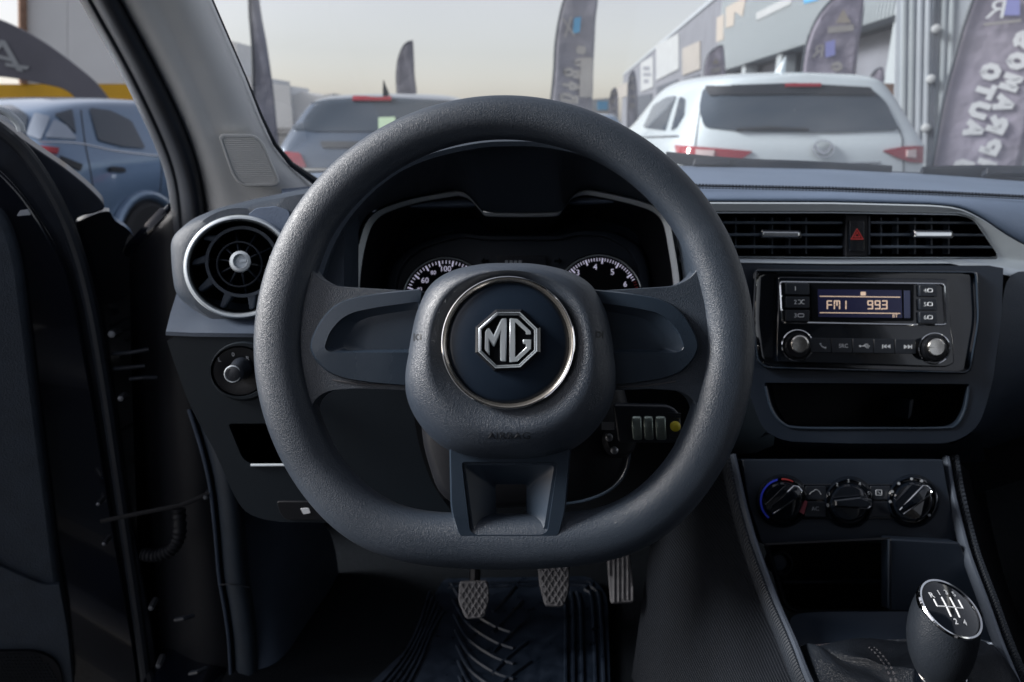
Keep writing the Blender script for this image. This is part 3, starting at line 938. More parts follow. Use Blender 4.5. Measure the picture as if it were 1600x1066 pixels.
# windscreen pillar trim: rows from the top down; columns from the door seal to the glass
prow = [(-140, .64, [128, 150, 188, 200, 268]), (-60, .69, [158, 182, 216, 230, 302]), (0, .73, [185, 208, 243, 256, 330]), (60, .77, [219, 242, 272, 286, 356]),
        (120, .81, [250, 273, 300, 314, 382]), (180, .85, [279, 301, 326, 338, 406]), (225, .885, [297, 320, 344, 356, 426]), (262, .91, [308, 332, 362, 380, 450]),
        (295, .935, [315, 342, 378, 410, 488]), (345, .96, [321, 350, 392, 430, 520])]
rows = []
for y, d, xs in prow:
    tw = 14 * max(0, (y - 225) / 100)
    rows.append([P(xs[0] - 3, y, d + .05), P(xs[0], y, d + .012), P(xs[1], y, d - .010), P(xs[2], y, d + .006), P(xs[3], y, d + .004), P((xs[3] + xs[4]) / 2, y - tw * .5, d + .008), P(xs[4], y - tw, d + .045), P(xs[4] + 3, y - tw, d + .10)])
mk('pillar_trim', MB().loft(rows), cloth, cb, sub=2)
# tweeter cover: rounded frame with fine ribs
tpl = Pl(388, 252, .895, tilt=-24, yaw=8)
tq = rnd([(341, 210), (399, 211), (412, 224), (437, 284), (430, 290), (378, 291), (364, 276)], [9, 9, 9, 7, 5, 12, 12], 5)
ti = scl(tq, .93, (388, 252), .92)
tw_ = mk('speaker_cover', MB().rings(tpl, [(scl(tq, 1.03, (388, 252)), -.004), (tq, .0035), (ti, .0035), (ti, .0005)], c=(388, 252)), cloth, cb)
ribs = MB()
for k in range(25):
    y = 214 + k * 3.02
    xs = [p[0] for p in polar(ti, (388, y), [math.pi, 0])]
    if xs[1] - xs[0] < 8: continue
    q = [(xs[0] + 2, y), (xs[1] - 2, y)]
    ribs.tube([tpl.pt(*q[0], .0015), tpl.pt(*q[1], .0015)], .00095, 6)
mk('grille_rib', ribs, cloth, tw_)['kind'] = 'stuff'
mk('glass_edge', MB().tube([P(xs[4] + 2 + max(0, y - 200) * .05, y - 14 * max(0, (y - 225) / 100), d + .05) for y, d, xs in prow[:-1]], [.0012] * 5 + [.002, .003, .004, .006], 8), rubber, cb)
# door opening seal on the pillar
sealrow = [(-140, .63, 66, 130), (-60, .68, 96, 160), (0, .72, 124, 187), (60, .76, 160, 221), (120, .80, 193, 252), (180, .84, 222, 281), (225, .875, 243, 299), (262, .90, 257, 310), (300, .925, 266, 318), (350, .95, 270, 322), (400, .97, 272, 324)]
rows = []
for y, d, a, b in sealrow:
    w_ = b - a
    rows.append([P(a - 2, y, d + .10), P(a, y, d + .055), P(a + w_ * .14, y, d + .035), P(a + w_ * .22, y, d + .03), P(a + w_ * .27, y, d + .038), P(a + w_ * .36, y, d + .012), P(a + w_ * .62, y, d - .004), P(a + w_ * .9, y, d + .004), P(b, y, d + .02), P(b + 2, y, d + .06)])
mk('door_seal', MB().loft(rows), rubber, cb, sub=1)
# hinge pillar, black paint, seen between the open door and the dash
mk('hinge_pillar', MB().loft([[P(300, 300, 1.06), P(272, 300, 1.02), P(265, 340, 1.02), P(225, 375, 1.06), P(205, 395, 1.08)],
                              [P(320, 460, 1.07), P(290, 460, 1.03), P(275, 460, 1.03), P(225, 470, 1.09), P(180, 480, 1.16)],
                              [P(350, 620, 1.10), P(305, 620, 1.06), P(285, 620, 1.06), P(235, 640, 1.12), P(190, 660, 1.20)],
                              [P(372, 820, 1.14), P(325, 820, 1.10), P(300, 820, 1.10), P(260, 840, 1.16), P(205, 860, 1.25)],
                              [P(400, 1080, 1.2), P(360, 1080, 1.16), P(330, 1090, 1.16), P(280, 1100, 1.22), P(225, 1110, 1.30)]]), black, cb, solid=.02, sub=1)
mk('fender_edge', MB().tube([P(213, 376, 1.05), P(232, 362, 1.05), P(250, 344, 1.04), P(260, 328, 1.03), P(266, 322, 1.02)], .0042, 8), paintd, cb)
mk('fender', MB().loft([[P(214, 377, 1.055), P(206, 377, 1.055), P(120, 560, 1.6)], [P(262, 326, 1.04), P(276, 330, 1.04), P(262, 600, 1.5)]]), paint, cb, solid=.02)
# wiring boot, bolts and bracket in the door gap
m = MB().tube([P(x, y, 1.02) for x, y in spline([(222, 866), (245, 868), (268, 858), (280, 835), (279, 795)], 8)], [.0085 + .0018 * (i % 2) for i in range(33)], 12)
mk('wiring_boot', m, black, cb)
for x, y, r_ in ((176, 522, 6.5), (190, 622, 5), (322, 776, 4), (237, 948, 4.5), (249, 1038, 4.5), (155, 786, 3.5), (164, 848, 3.5)):
    pl_ = Pl(x, y, 1.0, tilt=10, yaw=15)
    mk('bolt', MB().lathe(pl_.pt(x, y), pl_.n, [(r_ * .0011, -.02), (r_ * .0011, .0), (r_ * .0008, .006), (r_ * .0003, .0065)], 6), mat('bolt_steel_%d' % x, (.13, .14, .16), .4, .8), cb)
for (x0, y0, x1, y1) in ((176, 553, 232, 546), (205, 592, 245, 590), (275, 968, 302, 962), (180, 576, 226, 572), (298, 1052, 322, 1044)):
    mk('hinge_bracket', MB().tube([P(x0, y0, 1.01), P((x0 + x1) / 2, y0 - 2, 1.0), P(x1, y1, 1.01)], .0045, 8, ry=.003), rubber, cb)
# sill seal strip running down the opening, kick trim, carpet and toe board
sp = [(303, 640, .985), (322, 700, .99), (336, 760, 1.0), (344, 830, 1.02), (350, 900, 1.05), (360, 960, 1.07), (366, 1010, 1.09), (370, 1090, 1.11)]
rows = []
for x, y, d in spline(sp, 5):
    rows.append([P(x - 9, y, d + .04), P(x - 7, y, d + .004), P(x - 4, y, d), P(x - 1, y, d + .008), P(x + 4, y, d - .006), P(x + 20, y, d - .014), P(x + 33, y, d - .004), P(x + 36, y, d + .012), P(x + 40, y, d + .03)])
mk('sill_trim', MB().loft(rows), mat('sill_plastic', (.022, .032, .046), .5, bump=('noise', 700, .0003, .3), var=.1), cb, sharp=80)
mk('sill_piping', MB().tube([P(x - 8, y, d - .002) for x, y, d in spline(sp, 5)], .0028, 8), carpet2, cb)
mk('trim_joint', MB().tube([P(344, 914, 1.045), P(360, 913, 1.037), P(390, 918, 1.045)], .0009, 6), rubber, cb)
mk('kick_trim', MB().loft([[P(370, 770, 1.04), P(410, 780, 1.10), P(470, 800, 1.16), P(520, 820, 1.30)],
                           [P(380, 900, 1.07), P(425, 900, 1.12), P(478, 900, 1.20), P(530, 900, 1.33)],
                           [P(396, 1000, 1.10), P(440, 1000, 1.12), P(486, 1000, 1.22), P(540, 1000, 1.33)],
                           [P(402, 1100, 1.10), P(450, 1100, 1.10), P(500, 1100, 1.18), P(545, 1100, 1.26)]]), carpet2, cb, sub=2)
ZF = .42
fl_ = []
for y, z in ((-1.2, ZF), (.6, ZF), (1.0, ZF), (1.16, ZF), (1.28, ZF + .06), (1.40, ZF + .25), (1.42, ZF + .70)):
    fl_.append([(x, y, z) for x in (-.47, -.3, -.1, .1, .3, .6, .9, 1.2)])
mk('floor_carpet', MB().loft(fl_), carpet, cb, solid=.02, sub=1)
# outer shell: roof, header, far side, sills and bonnet
rf = []
for y, z, hw in ((.46, 1.56, .56), (.2, 1.62, .60), (-.4, 1.67, .63), (-1.2, 1.66, .62), (-2.0, 1.58, .58)):
    rf.append([(.37 + hw * k, y - .05 * abs(k), z - .05 * k * k) for k in (-1, -.6, -.2, .2, .6, 1)])
mk('roof', MB().loft(rf), paintd, cb, solid=.05, sub=1)
hl = [[(x, y, z - .062) for x, y, z in r_] for r_ in rf]
mk('headliner', MB().loft(hl), cloth, cb, solid=.008, sub=1)
mk('far_pillar', MB().tube([(1.12, 1.15, 1.18), (1.06, .8, 1.38), (.98, .46, 1.52)], .045, 10, ry=.03), cloth, cb)
mk('far_door', MB().loft([[(1.13, 1.15, .40), (1.17, 1.15, .8), (1.13, 1.15, 1.15)], [(1.14, .2, .40), (1.18, .2, .8), (1.14, .2, 1.14)], [(1.14, -.9, .40), (1.18, -.9, .8), (1.12, -.9, 1.16)]]), black, cb, solid=.05)
mk('centre_pillar', MB().tube([(-.53, -.28, .45), (-.55, -.30, .9), (-.52, -.32, 1.2), (-.34, -.34, 1.6)], .05, 10), cloth, cb)
mk('far_centre_pillar', MB().tube([(1.16, -.28, .45), (1.18, -.30, .9), (1.12, -.32, 1.2), (.98, -.34, 1.6)], .05, 10), cloth, cb)
mk('sill', MB().box((-.54, 0, .34), (.14, 2.0, .16)), paint, cb, bevel=.03)
bn = []
for y, z in ((1.44, 1.13), (1.7, 1.10), (2.1, 1.04), (2.4, .93), (2.47, .70), (2.47, .40)):
    bn.append([(.37 + .80 * k, y - .10 * k * k, z - .07 * k * k) for k in (-1, -.6, -.2, .2, .6, 1)])
mk('bonnet', MB().loft(bn), paint, cb, solid=.02, sub=1)
for sg in (-1, 1):
    m = MB()
    mk('front_fender', MB().loft([[(.37 + sg * .80, 1.2, 1.05), (.37 + sg * .90, 1.2, .80), (.37 + sg * .90, 1.2, .35)], [(.37 + sg * .80, 2.35, .85), (.37 + sg * .88, 2.3, .72), (.37 + sg * .86, 2.3, .45)]]), paint, cb, solid=.02)
tyre_wheel(cb, Vector((-.42, 1.78, .34)), Vector((-1, 0, 0))); tyre_wheel(cb, Vector((1.16, 1.78, .34)), Vector((1, 0, 0)))
tyre_wheel(cb, Vector((-.42, -.85, .34)), Vector((-1, 0, 0))); tyre_wheel(cb, Vector((1.16, -.85, .34)), Vector((1, 0, 0)))
# unseen seats and rear of the cabin, added to block light from behind
for x in (.0, .74):
    mk('unseen_seat_cushion', MB().loft([[(x - .25, .28, .60), (x - .25, .30, .70), (x, .32, .68), (x + .25, .30, .70), (x + .25, .28, .60)], [(x - .26, -.1, .58), (x - .26, -.1, .72), (x, -.1, .68), (x + .26, -.1, .72), (x + .26, -.1, .58)], [(x - .25, -.35, .56), (x - .25, -.35, .70), (x, -.35, .66), (x + .25, -.35, .70), (x + .25, -.35, .56)]]), black, cb, sub=1, solid=.04)
    mk('unseen_seat_back', MB().loft([[(x - .25, -.22, .66), (x, -.30, .66), (x + .25, -.22, .66)], [(x - .26, -.30, .95), (x, -.38, .95), (x + .26, -.30, .95)], [(x - .22, -.42, 1.22), (x, -.47, 1.24), (x + .22, -.42, 1.22)], [(x - .12, -.46, 1.30), (x, -.48, 1.46), (x + .12, -.46, 1.30)]]), black, cb, sub=1, solid=.10)
mk('unseen_rear_bulkhead', MB().loft([[(-.45, -1.75, .4), (1.2, -1.75, .4)], [(-.45, -1.85, 1.1), (1.2, -1.85, 1.1)]]), black, cb, solid=.05)
tint = glass_mat('unseen_dark_rear_glass', (.10, .105, .11))  # unseen rear panes, tinted dark to cut light from behind
mk('rear_window', MB().loft([[(-.40, -1.88, 1.12), (1.15, -1.88, 1.12)], [(-.20, -1.98, 1.54), (.94, -1.98, 1.54)]]), tint, cb)  # unseen pane, added to cut light from behind
mk('unseen_rear_side_window', MB().loft([[(-.52, -.36, 1.1), (-.50, -1.9, 1.12)], [(-.27, -.40, 1.58), (-.22, -2.0, 1.55)]]), tint, cb)
mk('unseen_far_rear_side_window', MB().loft([[(1.16, -.36, 1.1), (1.14, -1.9, 1.12)], [(1.0, -.40, 1.58), (.95, -2.0, 1.55)]]), tint, cb)
mk('far_rear_side', MB().loft([[(1.15, -.40, .4), (1.17, -.40, 1.1)], [(1.15, -1.9, .5), (1.15, -1.9, 1.15)]]), black, cb, solid=.05)
mk('far_side_window', MB().loft([[(1.13, 1.10, 1.14), (1.14, -.30, 1.14)], [(.99, .46, 1.50), (.99, -.30, 1.58)]]), glass, cb)
mk('rear_side', MB().loft([[(-.52, -.40, .4), (-.54, -.40, 1.1)], [(-.52, -1.9, .5), (-.52, -1.9, 1.15)]]), black, cb, solid=.05)
# windscreen and cowl
ws = []
for k in range(9):
    q = k / 8
    ws.append([((.37 + (.74 - .17 * q) * a), 1.36 - .92 * q - .13 * a * a, 1.165 + .40 * q - .02 * a * a) for a in (-1, -.75, -.5, -.25, 0, .25, .5, .75, 1)])
tag(mk('windscreen', MB().loft(ws), glass, None), 'clear curved windscreen above the dashboard', 'windscreen')
mk('cowl', MB().loft([[P(400, 262, 1.20), P(700, 262, 1.30), P(1060, 258, 1.33), P(1300, 264, 1.33), P(1600, 276, 1.30), P(1800, 290, 1.25)],
                      [P(400, 300, 1.30), P(700, 275, 1.45), P(1060, 272, 1.50), P(1300, 274, 1.50), P(1600, 286, 1.48), P(1800, 300, 1.4)]]), seal, cb, solid=.01)

# ------------------------------------------------------------------ wipers
def wiper(label, path, block, loc):
    t = thing('wiper', label, 'wiper', loc, 'windscreen wipers')
    pts = [P(*q) for q in spline(path, 6)]
    mk('blade', MB().tube(pts, .005, 8, ry=.011), seal, t)
    mk('arm', MB().tube([p + Vector((0, .02, .004)) for p in pts[2:]], .006, 8), black, t)
    pl_ = Pl(block[0], block[1], path[0][2] - .02, tilt=30)
    bx_ = [(block[0] - block[2], block[1] - 5), (block[0] + block[2], block[1] - 5), (block[0] + block[2] + 3, block[1] + 5), (block[0] - block[2] - 2, block[1] + 5)]
    mk('cap', MB().prism(pl_, rnd(bx_, 2), .004, .018), rubber, t, bevel=.002)
wiper('black wiper lying below the white SUV, in front of the dash', [(1040, 246, 1.32), (1150, 256, 1.31), (1270, 261, 1.31), (1392, 268, 1.30)], (1112, 252, 26), P(1200, 262, 1.3))
wiper('black wiper below the big purple flag at the right', [(1440, 270, 1.30), (1500, 268, 1.30), (1580, 268, 1.29), (1700, 272, 1.28)], (1572, 266, 28), P(1560, 272, 1.3))

# ------------------------------------------------------------------ dashboard
da = thing('dashboard', 'dark blue grey dashboard with stitched top pad, silver trim and air vents', 'dashboard', P(900, 700, .9))
# stitched top pad: from the glass to the rolled front edge
xs_ = [440, 560, 700, 850, 1000, 1120, 1200, 1300, 1400, 1480, 1540, 1600, 1700, 1820]
def interp(tab, x):
    for (x0, y0), (x1, y1) in zip(tab, tab[1:]):
        if x <= x1: return y0 + (y1 - y0) * (x - x0) / (x1 - x0)
    return tab[-1][1]
back = [(440, 268), (1060, 261), (1300, 266), (1460, 274), (1600, 284), (1820, 300)]
stit = [(440, 300), (1060, 289), (1300, 294), (1460, 300), (1600, 307), (1820, 320)]
fron = [(440, 318), (1060, 305), (1300, 303), (1460, 309), (1600, 322), (1820, 350)]
botm = [(440, 330), (1060, 315), (1300, 316), (1460, 320), (1505, 325), (1540, 345), (1570, 366), (1600, 384), (1700, 420), (1820, 450)]
pxs = []
x = 440
while x <= 1820: pxs.append(x); x += 20
rows = [[P(x, interp(back, x) - 3, 1.36) for x in pxs], [P(x, interp(back, x), 1.26) for x in pxs], [P(x, (interp(back, x) + interp(stit, x)) / 2 + 1, 1.06) for x in pxs],
        [P(x, interp(stit, x) - 3, .925) for x in pxs], [P(x, interp(stit, x), .905) for x in pxs], [P(x, interp(stit, x) + 3, .893) for x in pxs], [P(x, interp(fron, x) - 2, .872) for x in pxs],
        [P(x, interp(fron, x) * .5 + interp(botm, x) * .5, .862) for x in pxs], [P(x, interp(botm, x), .862) for x in pxs], [P(x, interp(botm, x) + 2, .90) for x in pxs]]
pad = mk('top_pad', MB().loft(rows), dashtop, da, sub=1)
st_ = MB(); 
for off in (-1.5, 4.0):
    x = 1050
    while x < 1640:
        dd_ = .908 if off < 0 else .881
        st_.tube([P(x, interp(stit, x) + off, dd_), P(x + 3.4, interp(stit, x + 3.4) + off, dd_)], .0009, 5)
        x += 5.2
mk('seam', MB().tube([P(x, interp(stit, x) + 1, .893) for x in range(1050, 1660, 10)], .0012, 6), black, pad)
o = mk('stitching', st_, thread2, pad); o['kind'] = 'stuff'
# dark core closing the space behind the panels
core = Pl(900, 500, .985)
mk('core', MB().prism(core, [(300, 345), (600, 330), (1600, 345), (1760, 430), (1760, 700), (1500, 780), (1000, 800), (380, 760), (300, 560)], 0, .12), vblack, da)
# instrument hood
hood = [(484, 470), (490, 430), (512, 372), (548, 318), (600, 270), (660, 240), (740, 221), (800, 217), (860, 220), (940, 238), (1000, 264), (1048, 306), (1074, 350), (1090, 420), (1096, 470)]
hs_ = spline(hood, 6)
hc = (795, 470)
hin = scl(hs_, .955, hc)
bez = [(551, 475), (553, 430), (560, 385), (572, 348), (592, 329), (640, 312), (700, 301), (718, 300), (734, 308), (750, 326), (764, 333), (866, 333), (880, 326), (896, 306), (912, 299), (930, 299), (990, 312), (1030, 326), (1046, 346), (1054, 385), (1061, 430), (1064, 475)]
def resamp(pts, n):
    L = [0]
    for a, b in zip(pts, pts[1:]): L.append(L[-1] + math.hypot(b[0] - a[0], b[1] - a[1]))
    out = []
    for i in range(n):
        t = L[-1] * i / (n - 1)
        for k in range(len(L) - 1):
            if t <= L[k + 1] + 1e-6:
                q = (t - L[k]) / max(1e-9, L[k + 1] - L[k])
                out.append(tuple(pts[k][j] + (pts[k + 1][j] - pts[k][j]) * q for j in range(2))); break
    return out
NH = 90
bez = spline(bez, 4)
ho, hi, bz = resamp(hs_, NH), resamp(hin, NH), resamp(bez, NH)
hbk = resamp(scl(hs_, .86, (795, 480)), NH)
mk('instrument_hood', MB().loft([[P(x, y + 12, 1.15) for x, y in scl(ho, .93, hc)], [P(x, y + 4, .95) for x, y in scl(ho, .99, hc)], [P(x, y + 1, .80) for x, y in ho], [P(x, y, .735) for x, y in ho],
                                 [P(x, y, .722) for x, y in scl(ho, .985, hc)], [P(x, y, .725) for x, y in hi]]), dash, da, sharp=80)
mk('hood_underside', MB().loft([[P(x, y, .726) for x, y in hi], [P(x, y, .75) for x, y in scl(hi, .985, hc)], [P(x, y, .855) for x, y in scl(bz, 1.02, (800, 420))]]), dash, da, sharp=60)
# far left pod with the round vent
vp = Pl(373, 417, .735, tilt=15, yaw=6)
VC = (374, 417)
pod = [(266, 372), (290, 350), (335, 332), (400, 316), (480, 300), (540, 300), (540, 500), (470, 512), (340, 512), (274, 462), (268, 420)]
podb = [(272, 368), (296, 344), (338, 326), (402, 310), (480, 294), (560, 292), (560, 500), (470, 500), (340, 490), (280, 462), (274, 420)]
pod = rnd(pod, 16, 4); podb = rnd(podb, 16, 4)
hole = circ(VC[0], VC[1], 82, 60)
mk('vent_pod', MB().rings(vp, [(podb, -.14), (podb, -.03), (pod, -.012), (scl(pod, .985, VC), -.006), (circ(VC[0], VC[1], 92, 60), .002), (hole, .002), (hole, -.05)], c=VC, N=96, cap1=False), dash, da, sharp=50)
# pale patch above the vent, the sky's reflection put into its colour
mk('pod_highlight', MB().rings(vp, [(rnd([(384, 336), (398, 325), (430, 322), (452, 328), (455, 344), (440, 372), (436, 366), (418, 348)], 5, 3), -.006), (scl(rnd([(384, 336), (398, 325), (430, 322), (452, 328), (455, 344), (440, 372), (436, 366), (418, 348)], 5, 3), .94, (430, 340)), .0035)], c=(432, 340), N=48), dashtop, da)
av = mk('round_vent', MB().rings(vp, [(circ(VC[0], VC[1], 82, 60), -.006), (circ(VC[0], VC[1], 88, 60, 81), .004), (circ(VC[0], VC[1], 87.5, 60, 80.5), .011), (circ(VC[0], VC[1], 85.5, 60, 78.5), .0145), (circ(VC[0], VC[1], 82.5, 60, 75.5), .0145), (circ(VC[0], VC[1], 80, 60, 73.5), .010), (circ(VC[0], VC[1], 78.5, 60, 72), .0), (circ(VC[0], VC[1], 77, 60, 71), -.03)], c=VC, N=72, cap1=False), silver, da, sharp=60)
mk('vent_barrel', MB().rings(vp, [(circ(VC[0], VC[1], 77, 60, 71), .002), (circ(VC[0], VC[1], 74, 60, 68), -.004), (circ(VC[0], VC[1], 73, 60, 67), -.05), (circ(VC[0], VC[1], 2, 60), -.055)], c=VC), vblack, av)
IC = (378, 409)
mk('inner_ring', MB().rings(vp, [(circ(IC[0], IC[1], 58, 60, 56), -.03), (circ(IC[0], IC[1], 58, 60, 56), .002), (circ(IC[0], IC[1], 53, 60, 51), .002), (circ(IC[0], IC[1], 52, 60, 50), -.03)], c=IC, cap1=False), dash, av)
for a in (75, 112, 148, 185, 222):
    ca, sa = math.cos(R(a)), math.sin(R(a))
    q = [(VC[0] + ca * 75 - sa * 4, VC[1] + sa * 69 + ca * 4), (VC[0] + ca * 75 + sa * 4, VC[1] + sa * 69 - ca * 4),
         (IC[0] + ca * 56 + sa * 7, IC[1] + sa * 54 - ca * 7), (IC[0] + ca * 56 - sa * 7, IC[1] + sa * 54 + ca * 7)]
    mk('bracket', MB().prism(vp, q, .0015, .012), dash, av, bevel=.0015)
vt = circ(VC[0], VC[1], 31, 40)
mk('middle_ring', MB().tube([vp.pt(x, y, -.006) for x, y in circ(374, 413, 35, 40)], .0011, 8, closed=True), stack, av)
for k in range(10):
    a = 2 * math.pi * k / 10 + .15
    q0 = vp.pt(375 + 14 * math.cos(a), 410 + 14 * math.sin(a), -.002); q1 = vp.pt(376 + 54 * math.cos(a), 411 + 52 * math.sin(a), -.018)
    sdv = vp.n.cross(q1 - q0).normalized() * .0008
    dn = vp.n * -.008
    mk('spoke', MB().add([q0 - sdv, q0 + sdv, q1 + sdv, q1 - sdv, q0 - sdv + dn, q0 + sdv + dn, q1 + sdv + dn, q1 - sdv + dn], [[0, 1, 2, 3], [7, 6, 5, 4], [0, 4, 5, 1], [1, 5, 6, 2], [2, 6, 7, 3], [3, 7, 4, 0]]), stack, av)
kn = mk('centre_knob', MB().rings(vp, [(circ(376, 411, 15, 32), -.012), (circ(375, 409, 17, 32), .006), (circ(375, 408, 16, 32), .011), (circ(375, 408, 11.5, 32), .012), (circ(375, 408, 10.5, 32), .006)], c=(375, 408), N=32), silver2, av)
mk('knob_mark', MB().prism(vp, [(374, 406), (385, 404), (385, 409), (374, 410)], .008, .003), silver, av)
# ledge below the pod and the knee panel
led = MB().loft([[P(276, 458, .77), P(300, 462, .77), P(380, 475, .77), P(480, 470, .78), P(640, 455, .80)], [P(266, 490, .735), P(300, 494, .735), P(380, 500, .735), P(480, 500, .74), P(640, 500, .76)],
                 [P(259, 518, .715), P(300, 520, .715), P(380, 521, .715), P(480, 522, .72), P(640, 524, .74)], [P(258.5, 524, .716), P(300, 526, .716), P(380, 527, .716), P(480, 528, .722), P(640, 530, .742)]])
mk('ledge', led, mat('ledge_plastic', (.050, .068, .100), .5, bump=('grain', 560, .0003, .35), var=.1), da, sharp=60)
kp = Pl(300, 530, .718, tilt=2)
kpoly = spline([(258.5, 525), (275, 575), (300, 640), (335, 705), (372, 785), (400, 808), (440, 816)], 4)[:-1] + [(440, 816), (560, 818), (690, 812)] + spline([(706, 800), (676, 756), (656, 700), (645, 640), (640, 600), (636, 525)], 4)
kslot = rnd([(356, 662), (505, 661), (534, 718), (528, 726), (392, 726), (378, 716)], [6, 10, 6, 6, 10, 8], 4)
kbut = rnd([(432, 784), (500, 784), (520, 800), (520, 813), (446, 813), (436, 800)], 4, 3)
# panel with a real opening for the tray
def panel_hole(name, pl, outer, hole, t, m, parent, depth, c, holemat=None, bevel=.002):
    mbx = MB().rings(pl, [(outer, -t), (scl(outer, 1.0), 0), (hole, 0), (scl(hole, .97, c), -.006), (scl(hole, .97, c), -depth)], c=c, N=96, cap1=False)
    o = mk(name, mbx, m, parent, sharp=40)
    mk(name.replace('_panel', '') + '_recess', MB().rings(pl, [(scl(hole, .985, c), -.007), (scl(hole, .98, c), -depth * .5), (scl(hole, .93, c), -depth)], c=c, N=60), holemat or vblack, o)
    return o
kpan = panel_hole('knee_panel', kp, kpoly, kslot, .03, lower, da, .08, (445, 694))
mk('tray_lip', MB().tube([kp.pt(392, 727, .001), kp.pt(460, 726.5, .001), kp.pt(528, 726, .001)], .0016, 8), silver2, kpan)
fb_ = mk('release_switch', MB().prism(kp, kbut, .003, .01), black, da, bevel=.002)
mk('switch_icon', MB().prism(kp, rnd([(469, 795), (482, 794), (485, 802), (474, 804)], 1.5, 2), .0036, .001), white_ink, fb_)
# mirror adjuster
mc = (374, 580)
ms = mk('mirror_adjuster', MB().rings(kp, [(circ(mc[0] + 8, mc[1], 54, 48, 48), -.002), (circ(mc[0] + 4, mc[1], 50, 48, 44), .005), (circ(mc[0], mc[1], 45, 48, 40), .005), (circ(mc[0], mc[1], 42, 48, 38), -.004)], c=mc, N=60), lower, da)
mk('dial_face', MB().rings(kp, [(circ(mc[0], mc[1], 43, 48, 39), -.002), (circ(mc[0], mc[1], 41, 48, 37), .003), (circ(mc[0], mc[1], 26, 48, 24), .003), (circ(mc[0], mc[1], 20, 48, 19), .0015)], c=mc), black, ms)
mk('stick', MB().rings(kp, [(circ(378, 575, 18, 32), 0), (circ(374, 578, 16, 32), .012), (circ(366, 584, 14.5, 32), .022), (circ(364, 585, 11, 32), .0235)], c=(366, 583), N=36), btn, ms)
mk('stick_ring', MB().tube([kp.pt(x, y, .0225) for x, y in circ(363.5, 584.5, 12.3, 32)], .0009, 6, closed=True), silver, ms)
for s_, x, y in (('L', 343, 562), ('0', 364, 554), ('R', 387, 560)):
    text('dial_letter', kp, s_, x, y, 6.5, .0034, dim_ink, ms)

# silver trim and centre vents ----------------------------------------------------
vn = Pl(1330, 362, .855, tilt=10)
trim_o = rnd([(1050, 316), (1300, 316.5), (1462, 320.5), (1502, 325), (1540, 345), (1570, 366), (1605, 386), (1700, 425), (1700, 470), (1640, 428), (1600, 420), (1563, 413), (1300, 414), (1050, 411)], [0, 0, 20, 20, 14, 10, 10, 0, 0, 20, 10, 5, 0, 0], 5)
hole_c = (1330, 368)
op = rnd([(1060, 334), (1300, 334), (1500, 337), (1522, 344), (1558, 396), (1556, 401), (1300, 401), (1060, 399)], [2, 0, 14, 14, 6, 3, 0, 2], 5)
mk('silver_trim', MB().rings(vn, [(trim_o, -.03), (trim_o, .004), (scl(trim_o, .997, hole_c, .96), .0065), (scl(op, 1.006, hole_c, 1.12), .004), (scl(op, 1.006, hole_c, 1.12), -.02)], c=hole_c, N=160, cap1=False), silver, da, sharp=50)
mk('chrome_frame', MB().rings(vn, [(scl(op, 1.005, hole_c, 1.10), -.004), (scl(op, 1.004, hole_c, 1.08), .006), (scl(op, 1.0, hole_c, 1.03), .0075), (op, .005), (op, -.02)], c=hole_c, N=160, cap1=False), chrome, da, sharp=40)
mk('vent_cavity', MB().rings(vn, [(op, -.004), (scl(op, .995, hole_c, .97), -.07)], c=hole_c, N=120), vblack, da)
slatm = mat('slat_plastic', (.055, .075, .105), .4)
def vent(x0, x1, tabx, skew, vx):
    root = None
    for i, y in enumerate((348, 367, 386)):
        xe = x1 + skew * (i + .4)
        q = [(x0, y - 2.6), (xe, y - 1.8), (xe + skew * .2, y + 2.2), (x0, y + 2)]
        mbx = MB().prism(vn, q, -.004, .022)
        if root is None:
            root = mk('vent_frame', MB().prism(vn, [(x0 - 3, 338), (x0, 338), (x0, 398), (x0 - 3, 398)], -.002, .03), stack, da)
        mk('slat', mbx, slatm, root, bevel=.0008)
    for x in vx:
        mk('vane', MB().prism(vn, [(x - 1.2, 340), (x + 1.2, 340), (x + 1.2, 397), (x - 1.2, 397)], -.020, .012), slatm, root)
    tb = mk('adjuster_tab', MB().prism(vn, rnd([(tabx - 32, 359), (tabx + 30, 360), (tabx + 31, 373), (tabx - 32, 372)], 4), .004, .02), piano, root, bevel=.0012)
    mk('tab_chrome', MB().prism(vn, rnd([(tabx - 30, 361.5), (tabx + 28, 362), (tabx + 28, 370.5), (tabx - 30, 370.5)], 3), .0075, .004), chrome, root, bevel=.0022, seg=3)
vent(1098, 1317, 1222, 0, (1118, 1150, 1179, 1207, 1234, 1260))
vent(1360, 1532, 1460, 9, (1377, 1403, 1430, 1456, 1483))
hb = mk('hazard_switch', MB().prism(vn, box2(1322, 336, 1356, 400), .0, .03), black, da, bevel=.001)
mk('hazard_button', MB().prism(vn, box2(1328, 345, 1351, 392, 1), .003, .01), piano, hb, bevel=.001)
tri = lambda k: [(1339.5, 367.5 - 11 * k), (1339.5 + 10.5 * k, 367.5 + 7 * k), (1339.5 - 10.5 * k, 367.5 + 7 * k)]
for a, b in ((1.0, .74), (.52, .28)):
    mk('hazard_triangle', MB().rings(vn, [(tri(a), .003), (tri(a), .0038), (tri(b), .0038), (tri(b), .003)], c=(1339.5, 368), N=12, cap1=False), red_ink, hb)

